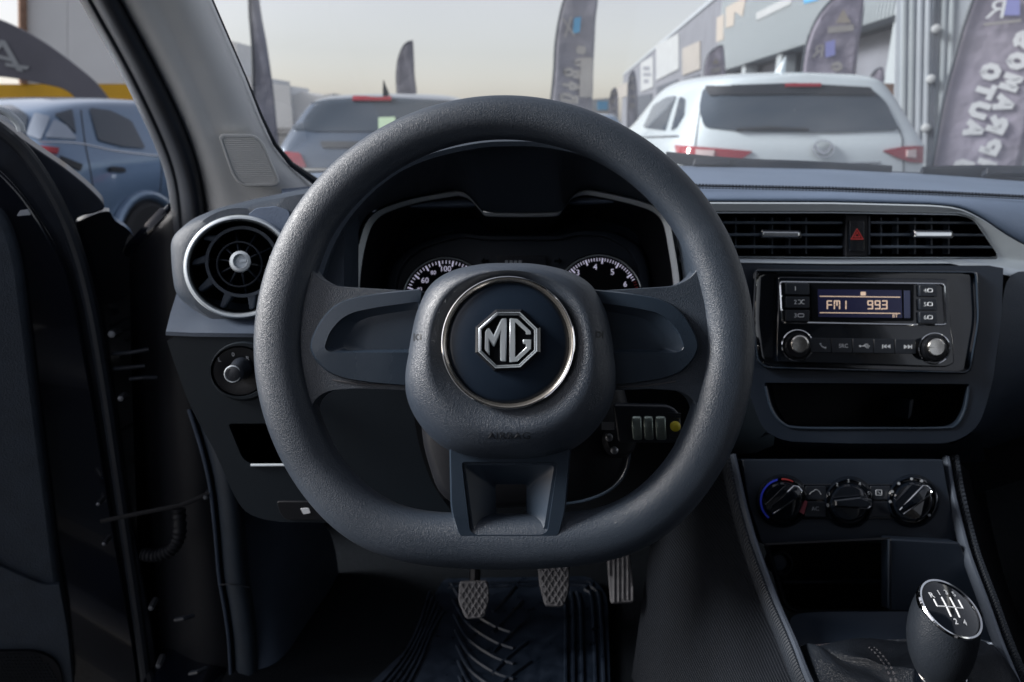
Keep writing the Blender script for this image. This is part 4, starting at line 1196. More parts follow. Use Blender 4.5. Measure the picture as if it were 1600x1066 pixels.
# centre stack ---------------------------------------------------------------------
sk_ = Pl(1350, 510, .815, tilt=19)
spoly = rnd([(1130, 412), (1300, 415), (1568, 415), (1565, 500), (1551, 600), (1530, 668), (1490, 693), (1330, 693), (1225, 690), (1192, 672), (1165, 600), (1135, 500)], [4, 0, 4, 10, 20, 30, 40, 0, 20, 30, 20, 10], 5)
tslot = rnd([(1194, 598), (1515, 600), (1508, 640), (1494, 664), (1470, 669), (1250, 668), (1222, 664), (1204, 640)], [3, 3, 14, 12, 12, 12, 12, 14], 4)
stk = panel_hole('stack_panel', sk_, spoly, tslot, .05, stack, da, .10, (1355, 632), black)
mk('tray_lip', MB().tube([sk_.pt(x, y, .0005) for x, y in spline([(1196, 604), (1206, 640), (1224, 662), (1252, 669), (1360, 669.5), (1470, 669), (1494, 664), (1508, 640), (1514, 604)], 6)], .0016, 8), satin, stk)
mk('tray_divider', MB().prism(sk_, [(1422, 625), (1428, 624), (1424, 650), (1419, 655)], -.045, .05), stack, stk)
# passenger side of the dash falling away to the right
mk('passenger_panel', MB().loft([[P(1568, 414, .845), P(1640, 428, .86), P(1800, 470, .88)], [P(1566, 500, .835), P(1640, 520, .85), P(1800, 560, .87)], [P(1552, 604, .84), P(1620, 600, .86), P(1800, 600, .90)],
                                 [P(1530, 672, .86), P(1580, 660, .92), P(1700, 650, 1.0)], [P(1490, 700, .90), P(1560, 700, 1.02), P(1680, 700, 1.1)]]), dash, da, sub=2)
mk('column_side_panel', MB().loft([[P(1060, 420, .84), P(1132, 412, .835)], [P(1060, 520, .84), P(1138, 520, .83)], [P(1080, 600, .85), P(1168, 605, .83)], [P(1110, 680, .88), P(1196, 676, .83)], [P(1140, 722, .90), P(1230, 694, .83)]]), lower, da, sub=1)
mk('stack_underside', MB().loft([[P(1196, 676, .832), P(1260, 692, .825), P(1490, 694, .825), P(1530, 672, .85)], [P(1150, 722, .90), P(1260, 722, .90), P(1490, 722, .90), P(1540, 722, .95)]]), stack, da)

# ------------------------------------------------------------------ instrument cluster
ic = thing('instrument_cluster', 'instrument cluster with two dials behind the top of the steering wheel', 'instruments', P(800, 450, .9))
cp = Pl(800, 430, .91, tilt=24)
bz2 = resamp(bez, 110)
def mid(poly, k, c=(806, 420)): return scl(poly, k, c)
mk('bezel', MB().loft([[P(x, y, .875) for x, y in mid(bz2, 1.012)], [P(x, y, .852) for x, y in mid(bz2, 1.010)], [P(x, y, .846) for x, y in mid(bz2, .998)],
                       [P(x, y + 1.5, .850) for x, y in mid(bz2, .962)], [P(x, y + 2, .862) for x, y in mid(bz2, .957)]]), silver2, ic, sharp=50)
mk('shroud', MB().loft([[P(x, y + 2, .858) for x, y in mid(bz2, .959)], [P(x, y + 4, .885) for x, y in mid(bz2, .90)], [P(x, y + 10, .93) for x, y in scl(bz2, .80, (806, 440))]]), black, ic, sharp=60)
face = rnd([(600, 480), (606, 430), (618, 404), (650, 380), (715, 362), (750, 368), (880, 368), (905, 360), (955, 360), (1000, 385), (1014, 420), (1018, 480)], [0, 20, 14, 20, 16, 16, 16, 16, 20, 14, 20, 0], 5)
mk('face_plate', MB().rings(cp, [(scl(face, 1.35, (806, 440)), -.03), (scl(face, 1.02, (806, 440)), -.02), (face, .004), (scl(face, .985, (806, 440)), .006), (scl(face, .93, (806, 460)), .006), (scl(face, .91, (806, 462)), -.004)], c=(806, 440), N=110), stack, ic, sharp=50)
def gauge(cx, cy, r, nums, a0, a1, nt_, major, red=None):
    gm = mk('gauge', MB().rings(cp, [(circ(cx, cy, r + 3, 60), -.002), (circ(cx, cy, r + 1, 60), .004), (circ(cx, cy, r - 1.5, 60), .004), (circ(cx, cy, r - 3, 60), -.001)], c=(cx, cy), N=72), vblack, ic)
    mk('gauge_ring', MB().tube([cp.pt(x, y, .0045) for x, y in circ(cx, cy, r, 64)], .0010, 6, closed=True), silver, gm)
    for i in range(nt_ + 1):
        a = R(a0 + (a1 - a0) * i / nt_)
        L = 9 if i % major == 0 else 5
        wd = 1.1 if i % major == 0 else .6
        ca, sa = math.cos(a), -math.sin(a)
        q = [(cx + ca * (r - 4) - sa * wd, cy + sa * (r - 4) + ca * wd), (cx + ca * (r - 4) + sa * wd, cy + sa * (r - 4) - ca * wd),
             (cx + ca * (r - 4 - L) + sa * wd, cy + sa * (r - 4 - L) - ca * wd), (cx + ca * (r - 4 - L) - sa * wd, cy + sa * (r - 4 - L) + ca * wd)]
        mk('tick', MB().prism(cp, q, .0008, .0004), redtick if (red and i >= red) else gauge_ink, gm)
    for s_, x, y, h in nums:
        text('numeral', cp, s_, x, y, h, .0010, gauge_ink, gm)
    return gm
gauge(697, 471, 68, (('60', 664, 438, 8.5), ('80', 677, 426, 6), ('100', 697, 420, 8.5), ('120', 720, 425, 6), ('40', 655, 452, 6), ('140', 738, 440, 8)), 200, -20, 44, 4)
gauge(936, 467, 68, (('3', 903, 426, 9), ('4', 930, 417, 9), ('5', 957, 425, 9), ('6', 977, 444, 8.5), ('2', 888, 446, 8.5)), 205, 5, 50, 6, 45)
dp_ = mk('display', MB().prism(cp, box2(776, 399, 853, 440, 2), .007, .004), lcd_off, ic)
for k in range(4): mk('display_segment', MB().prism(cp, box2(789 + k * 7, 407, 794 + k * 7, 412), .0074, .0003), dim_ink, dp_)
for sg, x in ((-1, 758), (1, 872)):
    mk('turn_arrow', MB().prism(cp, [(x + sg * 7, 408), (x + sg * 1, 402.5), (x + sg * 1, 406), (x - sg * 6, 406), (x - sg * 6, 410), (x + sg * 1, 410), (x + sg * 1, 413.5)], .0068, .0006), vblack, ic)
lens = mat('cluster_lens', (.0, .0, .0), .05)

# ------------------------------------------------------------------ car stereo
rd = thing('car_stereo', 'car stereo with lit FM1 99.3 display in the centre stack', 'stereo', P(1350, 590, .81))
rp = Pl(1350, 510, .812, tilt=19)
RC = (1350, 505)
surr = rnd([(1178, 420), (1528, 423), (1532, 500), (1518, 580), (1510, 585), (1196, 577), (1182, 566), (1174, 500)], [4, 8, 20, 10, 6, 12, 10, 20], 5)
mk('surround', MB().rings(rp, [(surr, -.004), (surr, .0035), (scl(surr, .988, RC, .975), .0045), (scl(surr, .955, RC, .94), -.0005), (scl(surr, .93, RC, .90), -.0008)], c=RC, N=120), piano, rd, sharp=45)
mk('surround_edge', MB().tube([rp.pt(x, y, .0045) for x, y in scl(surr, .985, RC, .965)], .0009, 6, closed=True), satin, rd)
fp = rnd([(1216, 432), (1482, 436), (1492, 568), (1478, 574), (1214, 566)], 5, 4)
mk('faceplate', MB().prism(rp, fp, .006, .02), piano, rd, bevel=.0015)
frm = rnd([(1219, 441), (1475, 444), (1478, 506), (1474, 508), (1436, 508), (1222, 504)], [4, 6, 6, 3, 2, 6], 4)
mk('chrome_edge', MB().tube([rp.pt(x, y, .0068) for x, y in frm], .0013, 6, closed=True), chrome, rd)
mk('display_bezel', MB().prism(rp, box2(1268, 444, 1428, 502, 3), .0072, .002), vblack, rd)
ds_ = mk('display', MB().prism(rp, [(1278, 452), (1409, 453.5), (1410, 497), (1279, 495.5)], .0078, .001), lcd, rd)
mk('display_strip', MB().prism(rp, [(1413, 454), (1422, 454), (1422.5, 497), (1413.5, 497)], .0078, .001), mat('lcd_strip', (.05, .06, .12), .3), rd)
for y0, y1 in ((463, 464.2), (488.6, 489.6)):
    mk('display_line', MB().prism(rp, [(1281, y0 - .6), (1407, y1 - .4), (1407, y1 + .9), (1281, y0 + .7)], .0080, .0002), lcd_ink, ds_)
SEG = {'F': 'afge', 'M': 'efabcm', '1': 'bc', '9': 'abcdfg', '3': 'abcdg'}
def seg_char(ch, x, y, w_, h):
    m = MB(); t = .95
    def bar(x0, y0, x1, y1): m.prism(rp, [(x0, y0), (x1, y0), (x1, y1), (x0, y1)], .0080, .0002)
    for s_ in SEG[ch]:
        if s_ == 'a': bar(x + .6, y, x + w_ - .6, y + 2 * t)
        if s_ == 'g': bar(x + .8, y + h / 2 - t, x + w_ - .8, y + h / 2 + t)
        if s_ == 'd': bar(x + .6, y + h - 2 * t, x + w_ - .6, y + h)
        if s_ == 'f': bar(x, y + .8, x + 2 * t, y + h / 2 - .4)
        if s_ == 'e': bar(x, y + h / 2 + .4, x + 2 * t, y + h - .4)
        if s_ == 'b': bar(x + w_ - 2 * t, y + .8, x + w_, y + h / 2 - .4)
        if s_ == 'c': bar(x + w_ - 2 * t, y + h / 2 + .4, x + w_, y + h - .4)
        if s_ == 'm': bar(x + w_ / 2 - t, y + 1, x + w_ / 2 + t, y + h * .62)
    mk('display_character', m, lcd_ink, ds_)
for ch, x, w_ in (('F', 1292, 9), ('M', 1303, 10), ('1', 1312, 11), ('9', 1355.5, 9), ('9', 1367, 9), ('3', 1378, 9)):
    seg_char(ch, x, 469.5, w_, 14)
m = MB().prism(rp, box2(1377, 482, 1379, 484), .0080, .0002); mk('display_point', m, lcd_ink, ds_)
mk('display_icon', MB().prism(rp, box2(1345, 456, 1353, 462, 1.2), .0080, .0002), lcd_ink, ds_)
text('display_text', rp, 'BT', 1399, 493.5, 5, .0080, lcd_ink, ds_)
for i, (s_, y) in enumerate((('1', 451), ('2', 472), ('3', 493))):
    b_ = mk('preset_button', MB().prism(rp, rnd([(1228, y - 8.6), (1265, y - 8.2), (1265, y + 9.6), (1228, y + 9.2)], 1.5, 2), .0100, .006), btn, rd, bevel=.0006)
    text('button_number', rp, s_, 1243, y, 6.5, .0102, white_ink, b_)
    if i == 1:
        mk('button_icon', MB().tube([rp.pt(x, yy, .0103) for x, yy in ((1247, 469), (1250, 469), (1254, 475), (1257, 475))], .0005, 5).tube([rp.pt(x, yy, .0103) for x, yy in ((1247, 475), (1250, 475), (1254, 469), (1257, 469))], .0005, 5), white_ink, b_)
    if i == 2:
        mk('button_icon', MB().tube([rp.pt(x, yy, .0103) for x, yy in box2(1247, 490.5, 1256, 495.5, 2, 3)], .0005, 5, closed=True), white_ink, b_)
for i, (s_, y) in enumerate((('4', 454), ('5', 475.5), ('6', 496))):
    b_ = mk('preset_button', MB().prism(rp, rnd([(1437, y - 8.6), (1464, y - 8.2), (1465, y + 9.6), (1438, y + 9.2)], 1.5, 2), .0100, .006), btn, rd, bevel=.0006)
    text('button_number', rp, s_, 1446, y, 6.5, .0102, white_ink, b_)
    mk('button_icon', MB().tube([rp.pt(x, yy, .0103) for x, yy in box2(1450, y - 2.6, 1457, y + 2.6, 1.5, 3)], .0005, 5, closed=True), white_ink, b_)
icons = ('phone', 'SRC', 'usb', 'prev', 'next')
for i in range(5):
    x0 = 1266 + i * 33.2; y0 = 528 + i * .5
    b_ = mk('function_button', MB().prism(rp, rnd([(x0, y0), (x0 + 32.2, y0 + .4), (x0 + 33, y0 + 23), (x0 + .6, y0 + 22.6)], 1, 2), .0095, .006), btn, rd, bevel=.0006)
    cx, cy = x0 + 20, y0 + 12
    m = MB()
    if i == 0: m.tube([rp.pt(cx + a, cy + b, .0097) for a, b in ((-4.5, -3.5), (-3.5, -.5), (-1, 2.2), (2, 3.6), (4.5, 3.6))], [.0014, .0007, .0007, .0008, .0014], 6)
    elif i == 2:
        m.tube([rp.pt(cx + a, cy + b, .0097) for a, b in ((-8, 0), (7, 0))], .0005, 5).tube([rp.pt(cx + a, cy + b, .0097) for a, b in ((-3, 0), (0, -2.6), (4, -2.6))], .0005, 5).tube([rp.pt(cx + a, cy + b, .0097) for a, b in ((-1, 0), (2, 2.8), (5, 2.8))], .0005, 5)
        m.prism(rp, circ(cx - 8, cy, 1.8, 10), .0099, .0004)
    elif i > 2:
        sg = -1 if i == 3 else 1
        for dx in (-3, 3): m.prism(rp, [(cx + dx - sg * 2.8, cy - 3.2), (cx + dx + sg * 2.8, cy), (cx + dx - sg * 2.8, cy + 3.2)], .0099, .0004)
        m.prism(rp, box2(cx + sg * 6 - .6, cy - 3.2, cx + sg * 6 + .6, cy + 3.2), .0099, .0004)
    if i == 1: text('button_lettering', rp, 'SRC', cx - 1, cy, 6, .0099, white_ink, b_, wpx=14)
    else: mk('button_icon', m, white_ink, b_)
for (x, y) in ((1246, 540), (1460, 545)):
    k_ = mk('rotary_knob', MB().rings(rp, [(circ(x, y, 22, 40), .004), (circ(x + 1, y, 19, 40), .014), (circ(x + 2, y, 18, 40), .019), (circ(x + 3, y - 1, 14.5, 40), .0195)], c=(x + 3, y - 1), N=40), black, rd)
    mk('knob_cap', MB().rings(rp, [(circ(x + 4, y - 2, 14.5, 40), .018), (circ(x + 4, y - 2, 14, 40), .0235), (circ(x + 4, y - 2, 12, 40), .0248), (circ(x + 4, y - 2, 2, 40), .0243)], c=(x + 4, y - 2), N=40), brush, k_, sharp=30)
    mk('knob_ring', MB().tube([rp.pt(a, b, .0065) for a, b in circ(x, y, 24, 48)], .0010, 6, closed=True), chrome, k_)

# ------------------------------------------------------------------ centre console
cc = thing('centre_console', 'black centre console with ribbed side, silver rails and open tray', 'console', P(1380, 1066, .62))
lrail = [(1144, 712, .815), (1156, 770, .795), (1170, 825, .775), (1186, 875, .75), (1212, 945, .70), (1240, 1010, .65), (1262, 1066, .61), (1300, 1150, .56)]
rrail = [(1478, 716, .83), (1487, 770, .81), (1500, 825, .79), (1514, 875, .765), (1540, 945, .72), (1563, 1010, .68), (1586, 1066, .645), (1622, 1150, .59)]
ls, rs_ = spline(lrail, 6), spline(rrail, 6)
railm = mat('rail_trim', (.10, .12, .155), .32, .35)
mk('rail', MB().tube([P(*q) for q in ls], .0045, 10, ry=.008), railm, cc)
mk('rail', MB().tube([P(x - 1, y, d) for x, y, d in rs_], .0045, 10, ry=.008), railm, cc)
for q, sgn in ((ls, -1), (rs_, 1)):
    mk('padding', MB().tube([P(x + sgn * 11, y, d + .008) for x, y, d in q], .0055, 10, ry=.012), mat('ribbed_padding%d' % (sgn > 0), (.02, .026, .036), .55, bump=('waveY', 90, .002, .7)), cc)
# driver side flank
rows = []
for i, (x, y, d) in enumerate(spline(lrail, 4)):
    t = i / 28
    bx, by, bd = 1052 - 60 * t, 700 + 420 * t, 1.02 + .06 * t
    row = [P(x - 14, y, d + .012)]
    for k in (.12, .25, .45, .7, 1.0):
        row.append(P(x - 14 + (bx - x) * k, y + (by - y) * k, d + .012 + (bd - d) * (k ** 1.15)))
    rows.append(row)
flank = mat('ribbed_flank', (.004, .006, .010), .6, spec=.25, bump=('waveZ', 62, .0025, .6), var=.1)
mk('side_flank', MB().loft(rows), flank, cc, sub=1)
mk('passenger_flank', MB().loft([[P(x + 12, y, d + .01) for x, y, d in spline(rrail, 4)], [P(x + 60, y + 40, d + .35) for x, y, d in spline(rrail, 4)]]), black, cc)
# climate panel ground
cl = Pl(1325, 785, .80, tilt=26)
cpoly = [(1160, 718), (1474, 718), (1484, 780), (1498, 846), (1190, 850), (1170, 790)]
mk('upper_panel', MB().prism(cl, rnd(cpoly, 3), 0, .02), stack, cc, bevel=.002)
# tray below with back wall and a divider
tpl2 = Pl(1300, 900, .765, tilt=22)
topen = rnd([(1199, 852), (1388, 843), (1387, 948), (1378, 955), (1240, 955), (1226, 945)], [4, 4, 6, 4, 10, 10], 4)
tc_ = (1300, 902)
tray = mk('tray', MB().rings(tpl2, [(scl(topen, 1.06, tc_), -.002), (topen, 0), (scl(topen, .95, tc_, .95), -.05), (scl(topen, .93, tc_, .90), -.10)], c=tc_, N=80), black, cc, sharp=40)
mk('tray_step', MB().prism(tpl2, [(1222, 908), (1376, 906), (1376, 913), (1224, 914)], -.055, .03), stack, cc, bevel=.002)
ps = mk('power_socket', MB().lathe(tpl2.pt(1216, 878, -.045), tpl2.n, [(.010, -.01), (.0145, -.005), (.0145, .008), (.012, .010), (.010, .006), (.009, -.01)], 28), btn, cc)
mk('socket_cap', MB().lathe(tpl2.pt(1216, 878, -.045), tpl2.n, [(.0095, -.005), (.009, .004), (.004, .0055)], 24), MATS['pedal_rubber'] if False else dash, ps)
mk('side_plate', MB().prism(tpl2, [(1391, 842), (1500, 848), (1522, 900), (1540, 956), (1391, 956)], .001, .02), stack, cc, bevel=.002)
mk('divider_edge', MB().tube([tpl2.pt(1389, 843, .002), tpl2.pt(1388, 950, .002)], .0013, 6), satin, cc)
mk('console_top', MB().loft([[P(1236, 956, .735), P(1320, 956, .735), P(1420, 956, .735), P(1545, 956, .74)], [P(1232, 975, .715), P(1320, 980, .712), P(1420, 980, .712), P(1555, 985, .715)],
                             [P(1246, 1010, .672), P(1330, 1006, .67), P(1420, 1003, .67), P(1565, 1012, .69)], [P(1300, 1150, .575), P(1400, 1150, .575), P(1500, 1150, .575), P(1622, 1150, .60)]]), stack, cc, sub=2)

# ------------------------------------------------------------------ climate controls
ch = thing('climate_controls', 'heater control strip with three round knobs below the stereo', 'controls', P(1325, 850, .78))
CH = (1325, 785)
cp2 = cl
mk('back_strip', MB().prism(cp2, rnd([(1215, 756), (1440, 756), (1440, 812), (1215, 812)], 4), .003, .006), piano, ch, bevel=.001)
knobs = ((1223, 783, 37, 38), (1327, 785, 36, 0), (1426, 783, 37, 40))
for i, (x, y, r_, ang) in enumerate(knobs):
    base = mk('knob_base', MB().rings(cp2, [(circ(x, y, r_ + 6, 48), -.002), (circ(x, y, r_ + 2, 48), .006), (circ(x, y, r_ - 1, 48), .008), (circ(x, y, r_ - 3, 48), .005)], c=(x, y), N=48), piano, ch)
    k_ = mk('knob', MB().rings(cp2, [(circ(x, y, r_ - 5, 48), .004), (circ(x, y + 1, r_ - 7, 48), .014), (circ(x, y + 1, r_ - 10, 48), .016)], c=(x, y), N=48), piano, ch)
    ca, sa = math.cos(R(ang)), -math.sin(R(ang))
    rot = lambda a, b: (x + 2 + a * ca - b * sa, y + 1 + a * sa + b * ca)
    hd = [rot(*q) for q in ((-27, -4), (10, -8), (28, -10), (33, -5), (33, 5), (28, 9), (10, 8), (-27, 5))]
    mk('knob_grip', MB().rings(cp2, [(hd, .013), (scl(hd, .96), .026), (scl(hd, .86, None, .7), .028)], N=24), piano, k_)
    hs2 = scl(hd, .95)
    mk('grip_chrome', MB().tube([cp2.pt(a, b, .0262) for a, b in hs2], .0010, 6, closed=True), chrome, k_)
    if i == 0:
        mk('cold_arc', MB().tube([cp2.pt(x + (r_ - 3) * math.cos(R(a)), y + (r_ - 3) * math.sin(R(a)), .0085) for a in range(130, 262, 6)], .0011, 6), blue_ink, base)
        mk('hot_arc', MB().tube([cp2.pt(x + (r_ - 3) * math.cos(R(a)), y + (r_ - 3) * math.sin(R(a)), .0085) for a in range(268, 302, 5)], .0010, 6), redtick, base)
        mk('hot_mark', MB().prism(cp2, [(1250, 800), (1258, 782), (1262, 784), (1256, 804)], .0082, .002), mat('red_mark', (.30, .06, .08), .5), base)
    if i == 1:
        for s_, a in (('1', 203), ('2', 236), ('3', 268), ('4', 300), ('5', 335), ('0', 172)):
            text('fan_number', cp2, s_, x + (r_ - 2.5) * math.cos(R(a)), y + (r_ - 2.5) * math.sin(R(a)), 5, .0088, dim_ink, base)
    if i == 2:
        for a in (178, 205, 232, 268, 295, 40):
            mk('vent_mark', MB().prism(cp2, circ(x + (r_ - 2.5) * math.cos(R(a)), y + (r_ - 2.5) * math.sin(R(a)), 2.2, 8), .0088, .0004), dim_ink, base)
for (x0, y0, x1, y1, s_) in ((1259, 760, 1291, 781, None), (1259, 784, 1291, 808, 'AC'), (1360, 760, 1392, 781, None), (1360, 784, 1392, 808, '')):
    b_ = mk('button', MB().prism(cp2, box2(x0, y0, x1, y1, 2, 2), .0050, .003), btn, ch, bevel=.0006)
    if s_: text('button_lettering', cp2, s_, 1274, 795, 6, .0053, dim_ink, b_)
    elif s_ is None and x0 < 1300:
        mk('button_icon', MB().tube([cp2.pt(a, b, .0053) for a, b in ((1265, 773), (1268, 769), (1271, 768), (1274, 765), (1278, 766), (1281, 769), (1283, 773))], .0005, 5), dim_ink, b_)
    elif s_ is None:
        mk('button_icon', MB().tube([cp2.pt(a, b, .0053) for a, b in box2(1369, 766, 1378, 774, 1, 2)], .0005, 5, closed=True).tube([cp2.pt(1371, 768, .0053), cp2.pt(1376, 772, .0053)], .0005, 5), dim_ink, b_)

# ------------------------------------------------------------------ gear lever
gl = thing('gear_lever', 'gear lever with leather knob and shift pattern plate, lower right', 'gear lever', P(1470, 1100, .58))
PN = Vector((.20, -.40, .89)).normalized()
gt_ = P(1484, 952, .508); gbm = P(1468, 1056, .53)
bm_ax = (gt_ - gbm)
prof = [(0, .0160), (.10, .0190), (.28, .0230), (.5, .0260), (.75, .0270), (.90, .0260), (1.0, .0236)]
rows = []
kx = 1.0
for t, r_ in prof:
    ax = (bm_ax.normalized() * (1 - t) + PN * t).normalized()
    c_ = gbm + bm_ax * t - (RT * .0035) * math.sin(t * math.pi)
    u = (RT - ax * RT.dot(ax)).normalized(); v = ax.cross(u)
    r_ *= .93 if t < .95 else 1.0
    rows.append([c_ + (u * math.cos(a) + v * math.sin(a)) * r_ for a in [2 * math.pi * i / 40 for i in range(40)]])
mk('knob', MB().loft(rows, closed=True), mat('knob_leather', (.018, .023, .031), .42, bump=('grain', 700, .0004, .4)), gl, sub=1)
gp = Pl(gt_, 0, 0, n=PN)
def glathe(nm, prof, m_, par, seg=48): return mk(nm, MB().lathe(gt_, PN, prof, seg, u=RT), m_, par)
kr = glathe('plate_ring', [(.0234, -.003), (.0237, .0005), (.0229, .0018), (.0216, .0016), (.0210, -.002)], chrome, gl)
pt_ = glathe('plate', [(.0217, -.002), (.0212, .0006), (.012, .0022), (.002, .0027)], piano, gl)
gu = (RT - PN * RT.dot(PN)).normalized(); gv = PN.cross(gu)
def gtxt(s_, x, y, h):
    o0 = gt_ + gu * x + gv * y
    me = text_mesh(s_, 1.0, 0.0, .025)
    ys = [v.co.y for v in me.vertices]; xs = [v.co.x for v in me.vertices]
    k = h / (max(ys) - min(ys)); cx, cy = (max(xs) + min(xs)) / 2, (max(ys) + min(ys)) / 2
    vs = []
    for v in me.vertices:
        a, b = x + (v.co.x - cx) * k, y + (v.co.y - cy) * k
        vs.append(gt_ + gu * a + gv * b + PN * (.0034 - .0022 * (a * a + b * b) / .0004))
    mk('gear_number', MB().add(vs, [list(p.vertices) for p in me.polygons]), white_ink, pt_)
def gline(a, b):
    pts = [(a[0] + (b[0] - a[0]) * t / 4, a[1] + (b[1] - a[1]) * t / 4) for t in range(5)]
    mk('gear_line', MB().tube([gt_ + gu * x + gv * y + PN * (.0030 - .0022 * (x * x + y * y) / .0004) for x, y in pts], .00055, 6), white_ink, pt_)
for s_, x, y in (('R', -.0118, .0088), ('1', -.0050, .0112), ('3', .0016, .0122), ('5', .0080, .0115), ('2', -.0026, -.0108), ('4', .0048, -.0108)): gtxt(s_, x, y, .0042)
gline((-.0118, .0055), (-.0118, 0)); gline((-.0118, 0), (.0095, 0)); gline((.0095, 0), (.0095, .0070)); gline((-.0045, .0075), (-.0045, -.0075)); gline((.0026, .0080), (.0026, -.0075))
mk('collar', MB().lathe(gbm, bm_ax, [(.010, -.04), (.0165, -.022), (.0175, -.006), (.0150, .006), (.012, .010)], 36), piano, gl)
mk('collar_ring', MB().tube([gbm + (RT * math.cos(a) + bm_ax.normalized().cross(RT) * math.sin(a)) * .0172 + bm_ax.normalized() * (.0015 + .0045 * math.cos(2 * a + .6)) for a in [2 * math.pi * i / 40 for i in range(40)]], .0010, 6, closed=True), chrome, gl)
# boot and its surround
bo = P(1440, 1100, .60)
sur = [P(1246, 1018, .664), P(1256, 1013, .664), P(1330, 1007, .664), P(1420, 1003, .668), P(1500, 1004, .672), P(1560, 1014, .684), P(1610, 1110, .605), P(1600, 1160, .57), P(1300, 1160, .565), P(1270, 1075, .61)]
sur = [Vector(q) for q in spline([tuple(p) for p in sur], 4, closed=True)]
mk('boot_surround', MB().tube(sur, .0026, 8, closed=True), chrome, gl)
cb_ = sum(sur, Vector()) / len(sur)
rows = []
for k, (q, up) in enumerate(((1.0, -.003), (.93, .010), (.80, .014), (.64, .006), (.52, .016), (.40, .010), (.28, .022), (.18, .030))):
    row = []
    for i, p in enumerate(sur):
        t = min(1, (1 - q) * 1.15)
        c_ = cb_ * (1 - t) + (gbm - bm_ax.normalized() * .02) * t
        wob = .005 * math.sin(i * .8 + k * 1.3) * (1 if 0 < k < 7 else 0)
        row.append(c_ + (p - cb_) * q * (.9 if k > 3 else 1) + Vector((0, 0, 1)) * (up * (1 - t * .4) + wob))
    rows.append(row)
bto = mk('boot', MB().loft(rows, closed=True), bootm, gl, sub=1)
bpy.context.view_layer.update()
ev_ = bto.evaluated_get(bpy.context.evaluated_depsgraph_get())
bvb = BVHTree.FromPolygons([v.co.copy() for v in ev_.data.vertices], [list(p.vertices) for p in ev_.data.polygons])
m = MB()
for dx in (-4, 4):
    qq = spline([(1362 + dx, 1012), (1378 + dx, 1028), (1392 + dx, 1050), (1402 + dx, 1085)], 7)
    for a_, b_ in zip(qq[::2], qq[1::2]):
        h1, h2 = bvb.ray_cast(CAM, ray(*a_).normalized())[0], bvb.ray_cast(CAM, ray(*b_).normalized())[0]
        if h1 is not None and h2 is not None and (h1 - h2).length < .03: m.tube([h1, h2], .0009, 5)
mk('boot_stitching', m, thread, gl)['kind'] = 'stuff'

# ------------------------------------------------------------------ steering column, key
sc_ = thing('steering_column', 'black steering column shroud behind the wheel hub', 'steering column', P(800, 780, .66))
up_ = Pl(810, 690, .64, tilt=20)
shp = rnd([(648, 560), (960, 560), (985, 640), (988, 715), (962, 766), (880, 790), (720, 796), (684, 770), (662, 700)], [10, 10, 30, 30, 30, 20, 20, 20, 20], 5)
mk('shroud', MB().rings(up_, [(scl(shp, .8, (810, 680)), -.22), (scl(shp, 1.0, (810, 680)), -.03), (scl(shp, .985, (810, 680)), -.004), (scl(shp, .92, (810, 680)), .004)], c=(810, 680), N=72), black, sc_, sharp=60)
mk('shroud_seam', MB().tube([up_.pt(x, y, .001) for x, y in spline([(866, 789), (915, 782), (955, 764), (978, 735), (986, 690)], 8)], .0016, 8), satin, sc_)
mk('tilt_lever', MB().prism(Pl(688, 746, .66), rnd([(676, 744), (704, 741), (704, 748), (680, 750)], 2), 0, .01), dim_ink, sc_, bevel=.001)
mk('stub', MB().lathe(P(795, 560, .53), FW, [(.045, -.01), (.055, .05), (.07, .14)], 32), vblack, sc_)
ib = mk('ignition_barrel', MB().lathe(P(968, 688, .635), (P(1000, 680, .56) - P(960, 690, .64)), [(.016, -.05), (.016, 0), (.013, .006), (.008, .007)], 28), black, sc_)
for x, y, l in ((952, 684, 6), (960, 704, 5)):
    mk('screw', MB().lathe(P(x, y, .625), -FW, [(.0035, -.01), (.0035, .001), (.002, .002)], 12), steel, sc_)
ky = thing('car_key', 'black key fob with silver buttons and a yellow dot in the ignition', 'key', P(1015, 690, .60))
kpl = Pl(1018, 664, .60, tilt=17, yaw=-8)
body_ = rnd([(958, 632), (1046, 634), (1063, 646), (1067, 690), (1050, 692), (966, 692)], [6, 10, 10, 5, 5, 6], 5)
mk('fob_body', MB().prism(kpl, body_, .004, .016), btn, ky, bevel=.003, seg=3)
for x0, x1 in ((986, 1003), (1004.6, 1021), (1022.6, 1041)):
    mk('fob_button', MB().loft([[kpl.pt(x0 + (1 if x0 < 990 else 0), 649, .004), kpl.pt(x1, 649, .004)], [kpl.pt(x0, 652, .0072), kpl.pt(x1, 652, .0072)], [kpl.pt(x0 + .6, 668, .0090), kpl.pt(x1 + .5, 668, .0090)], [kpl.pt(x0 + 2, 685, .0075), kpl.pt(x1 + 1.6, 685, .0075)], [kpl.pt(x0 + 2, 689, .004), kpl.pt(x1 + 1.6, 689, .004)]]), fobsil, ky, sub=1, solid=.001)
mk('yellow_dot', MB().lathe(kpl.pt(1055, 666, .004), kpl.n, [(.0045, -.002), (.0045, .002), (.003, .0035), (.001, .004)], 20), yellow, ky)
for k in range(3):
    mk('fob_ridge', MB().tube([kpl.pt(1044, 646 + k * 3.2, .0045), kpl.pt(1064, 647 + k * 3.2, .0045)], .0008, 6), btn, ky)
    mk('fob_ridge', MB().tube([kpl.pt(1046, 680 + k * 3.4, .0045), kpl.pt(1066, 680 + k * 3.4, .0045)], .0008, 6), btn, ky)
mk('key_blade', MB().prism(kpl, [(940, 660), (960, 660), (960, 672), (940, 672)], -.004, .003), steel, ky)

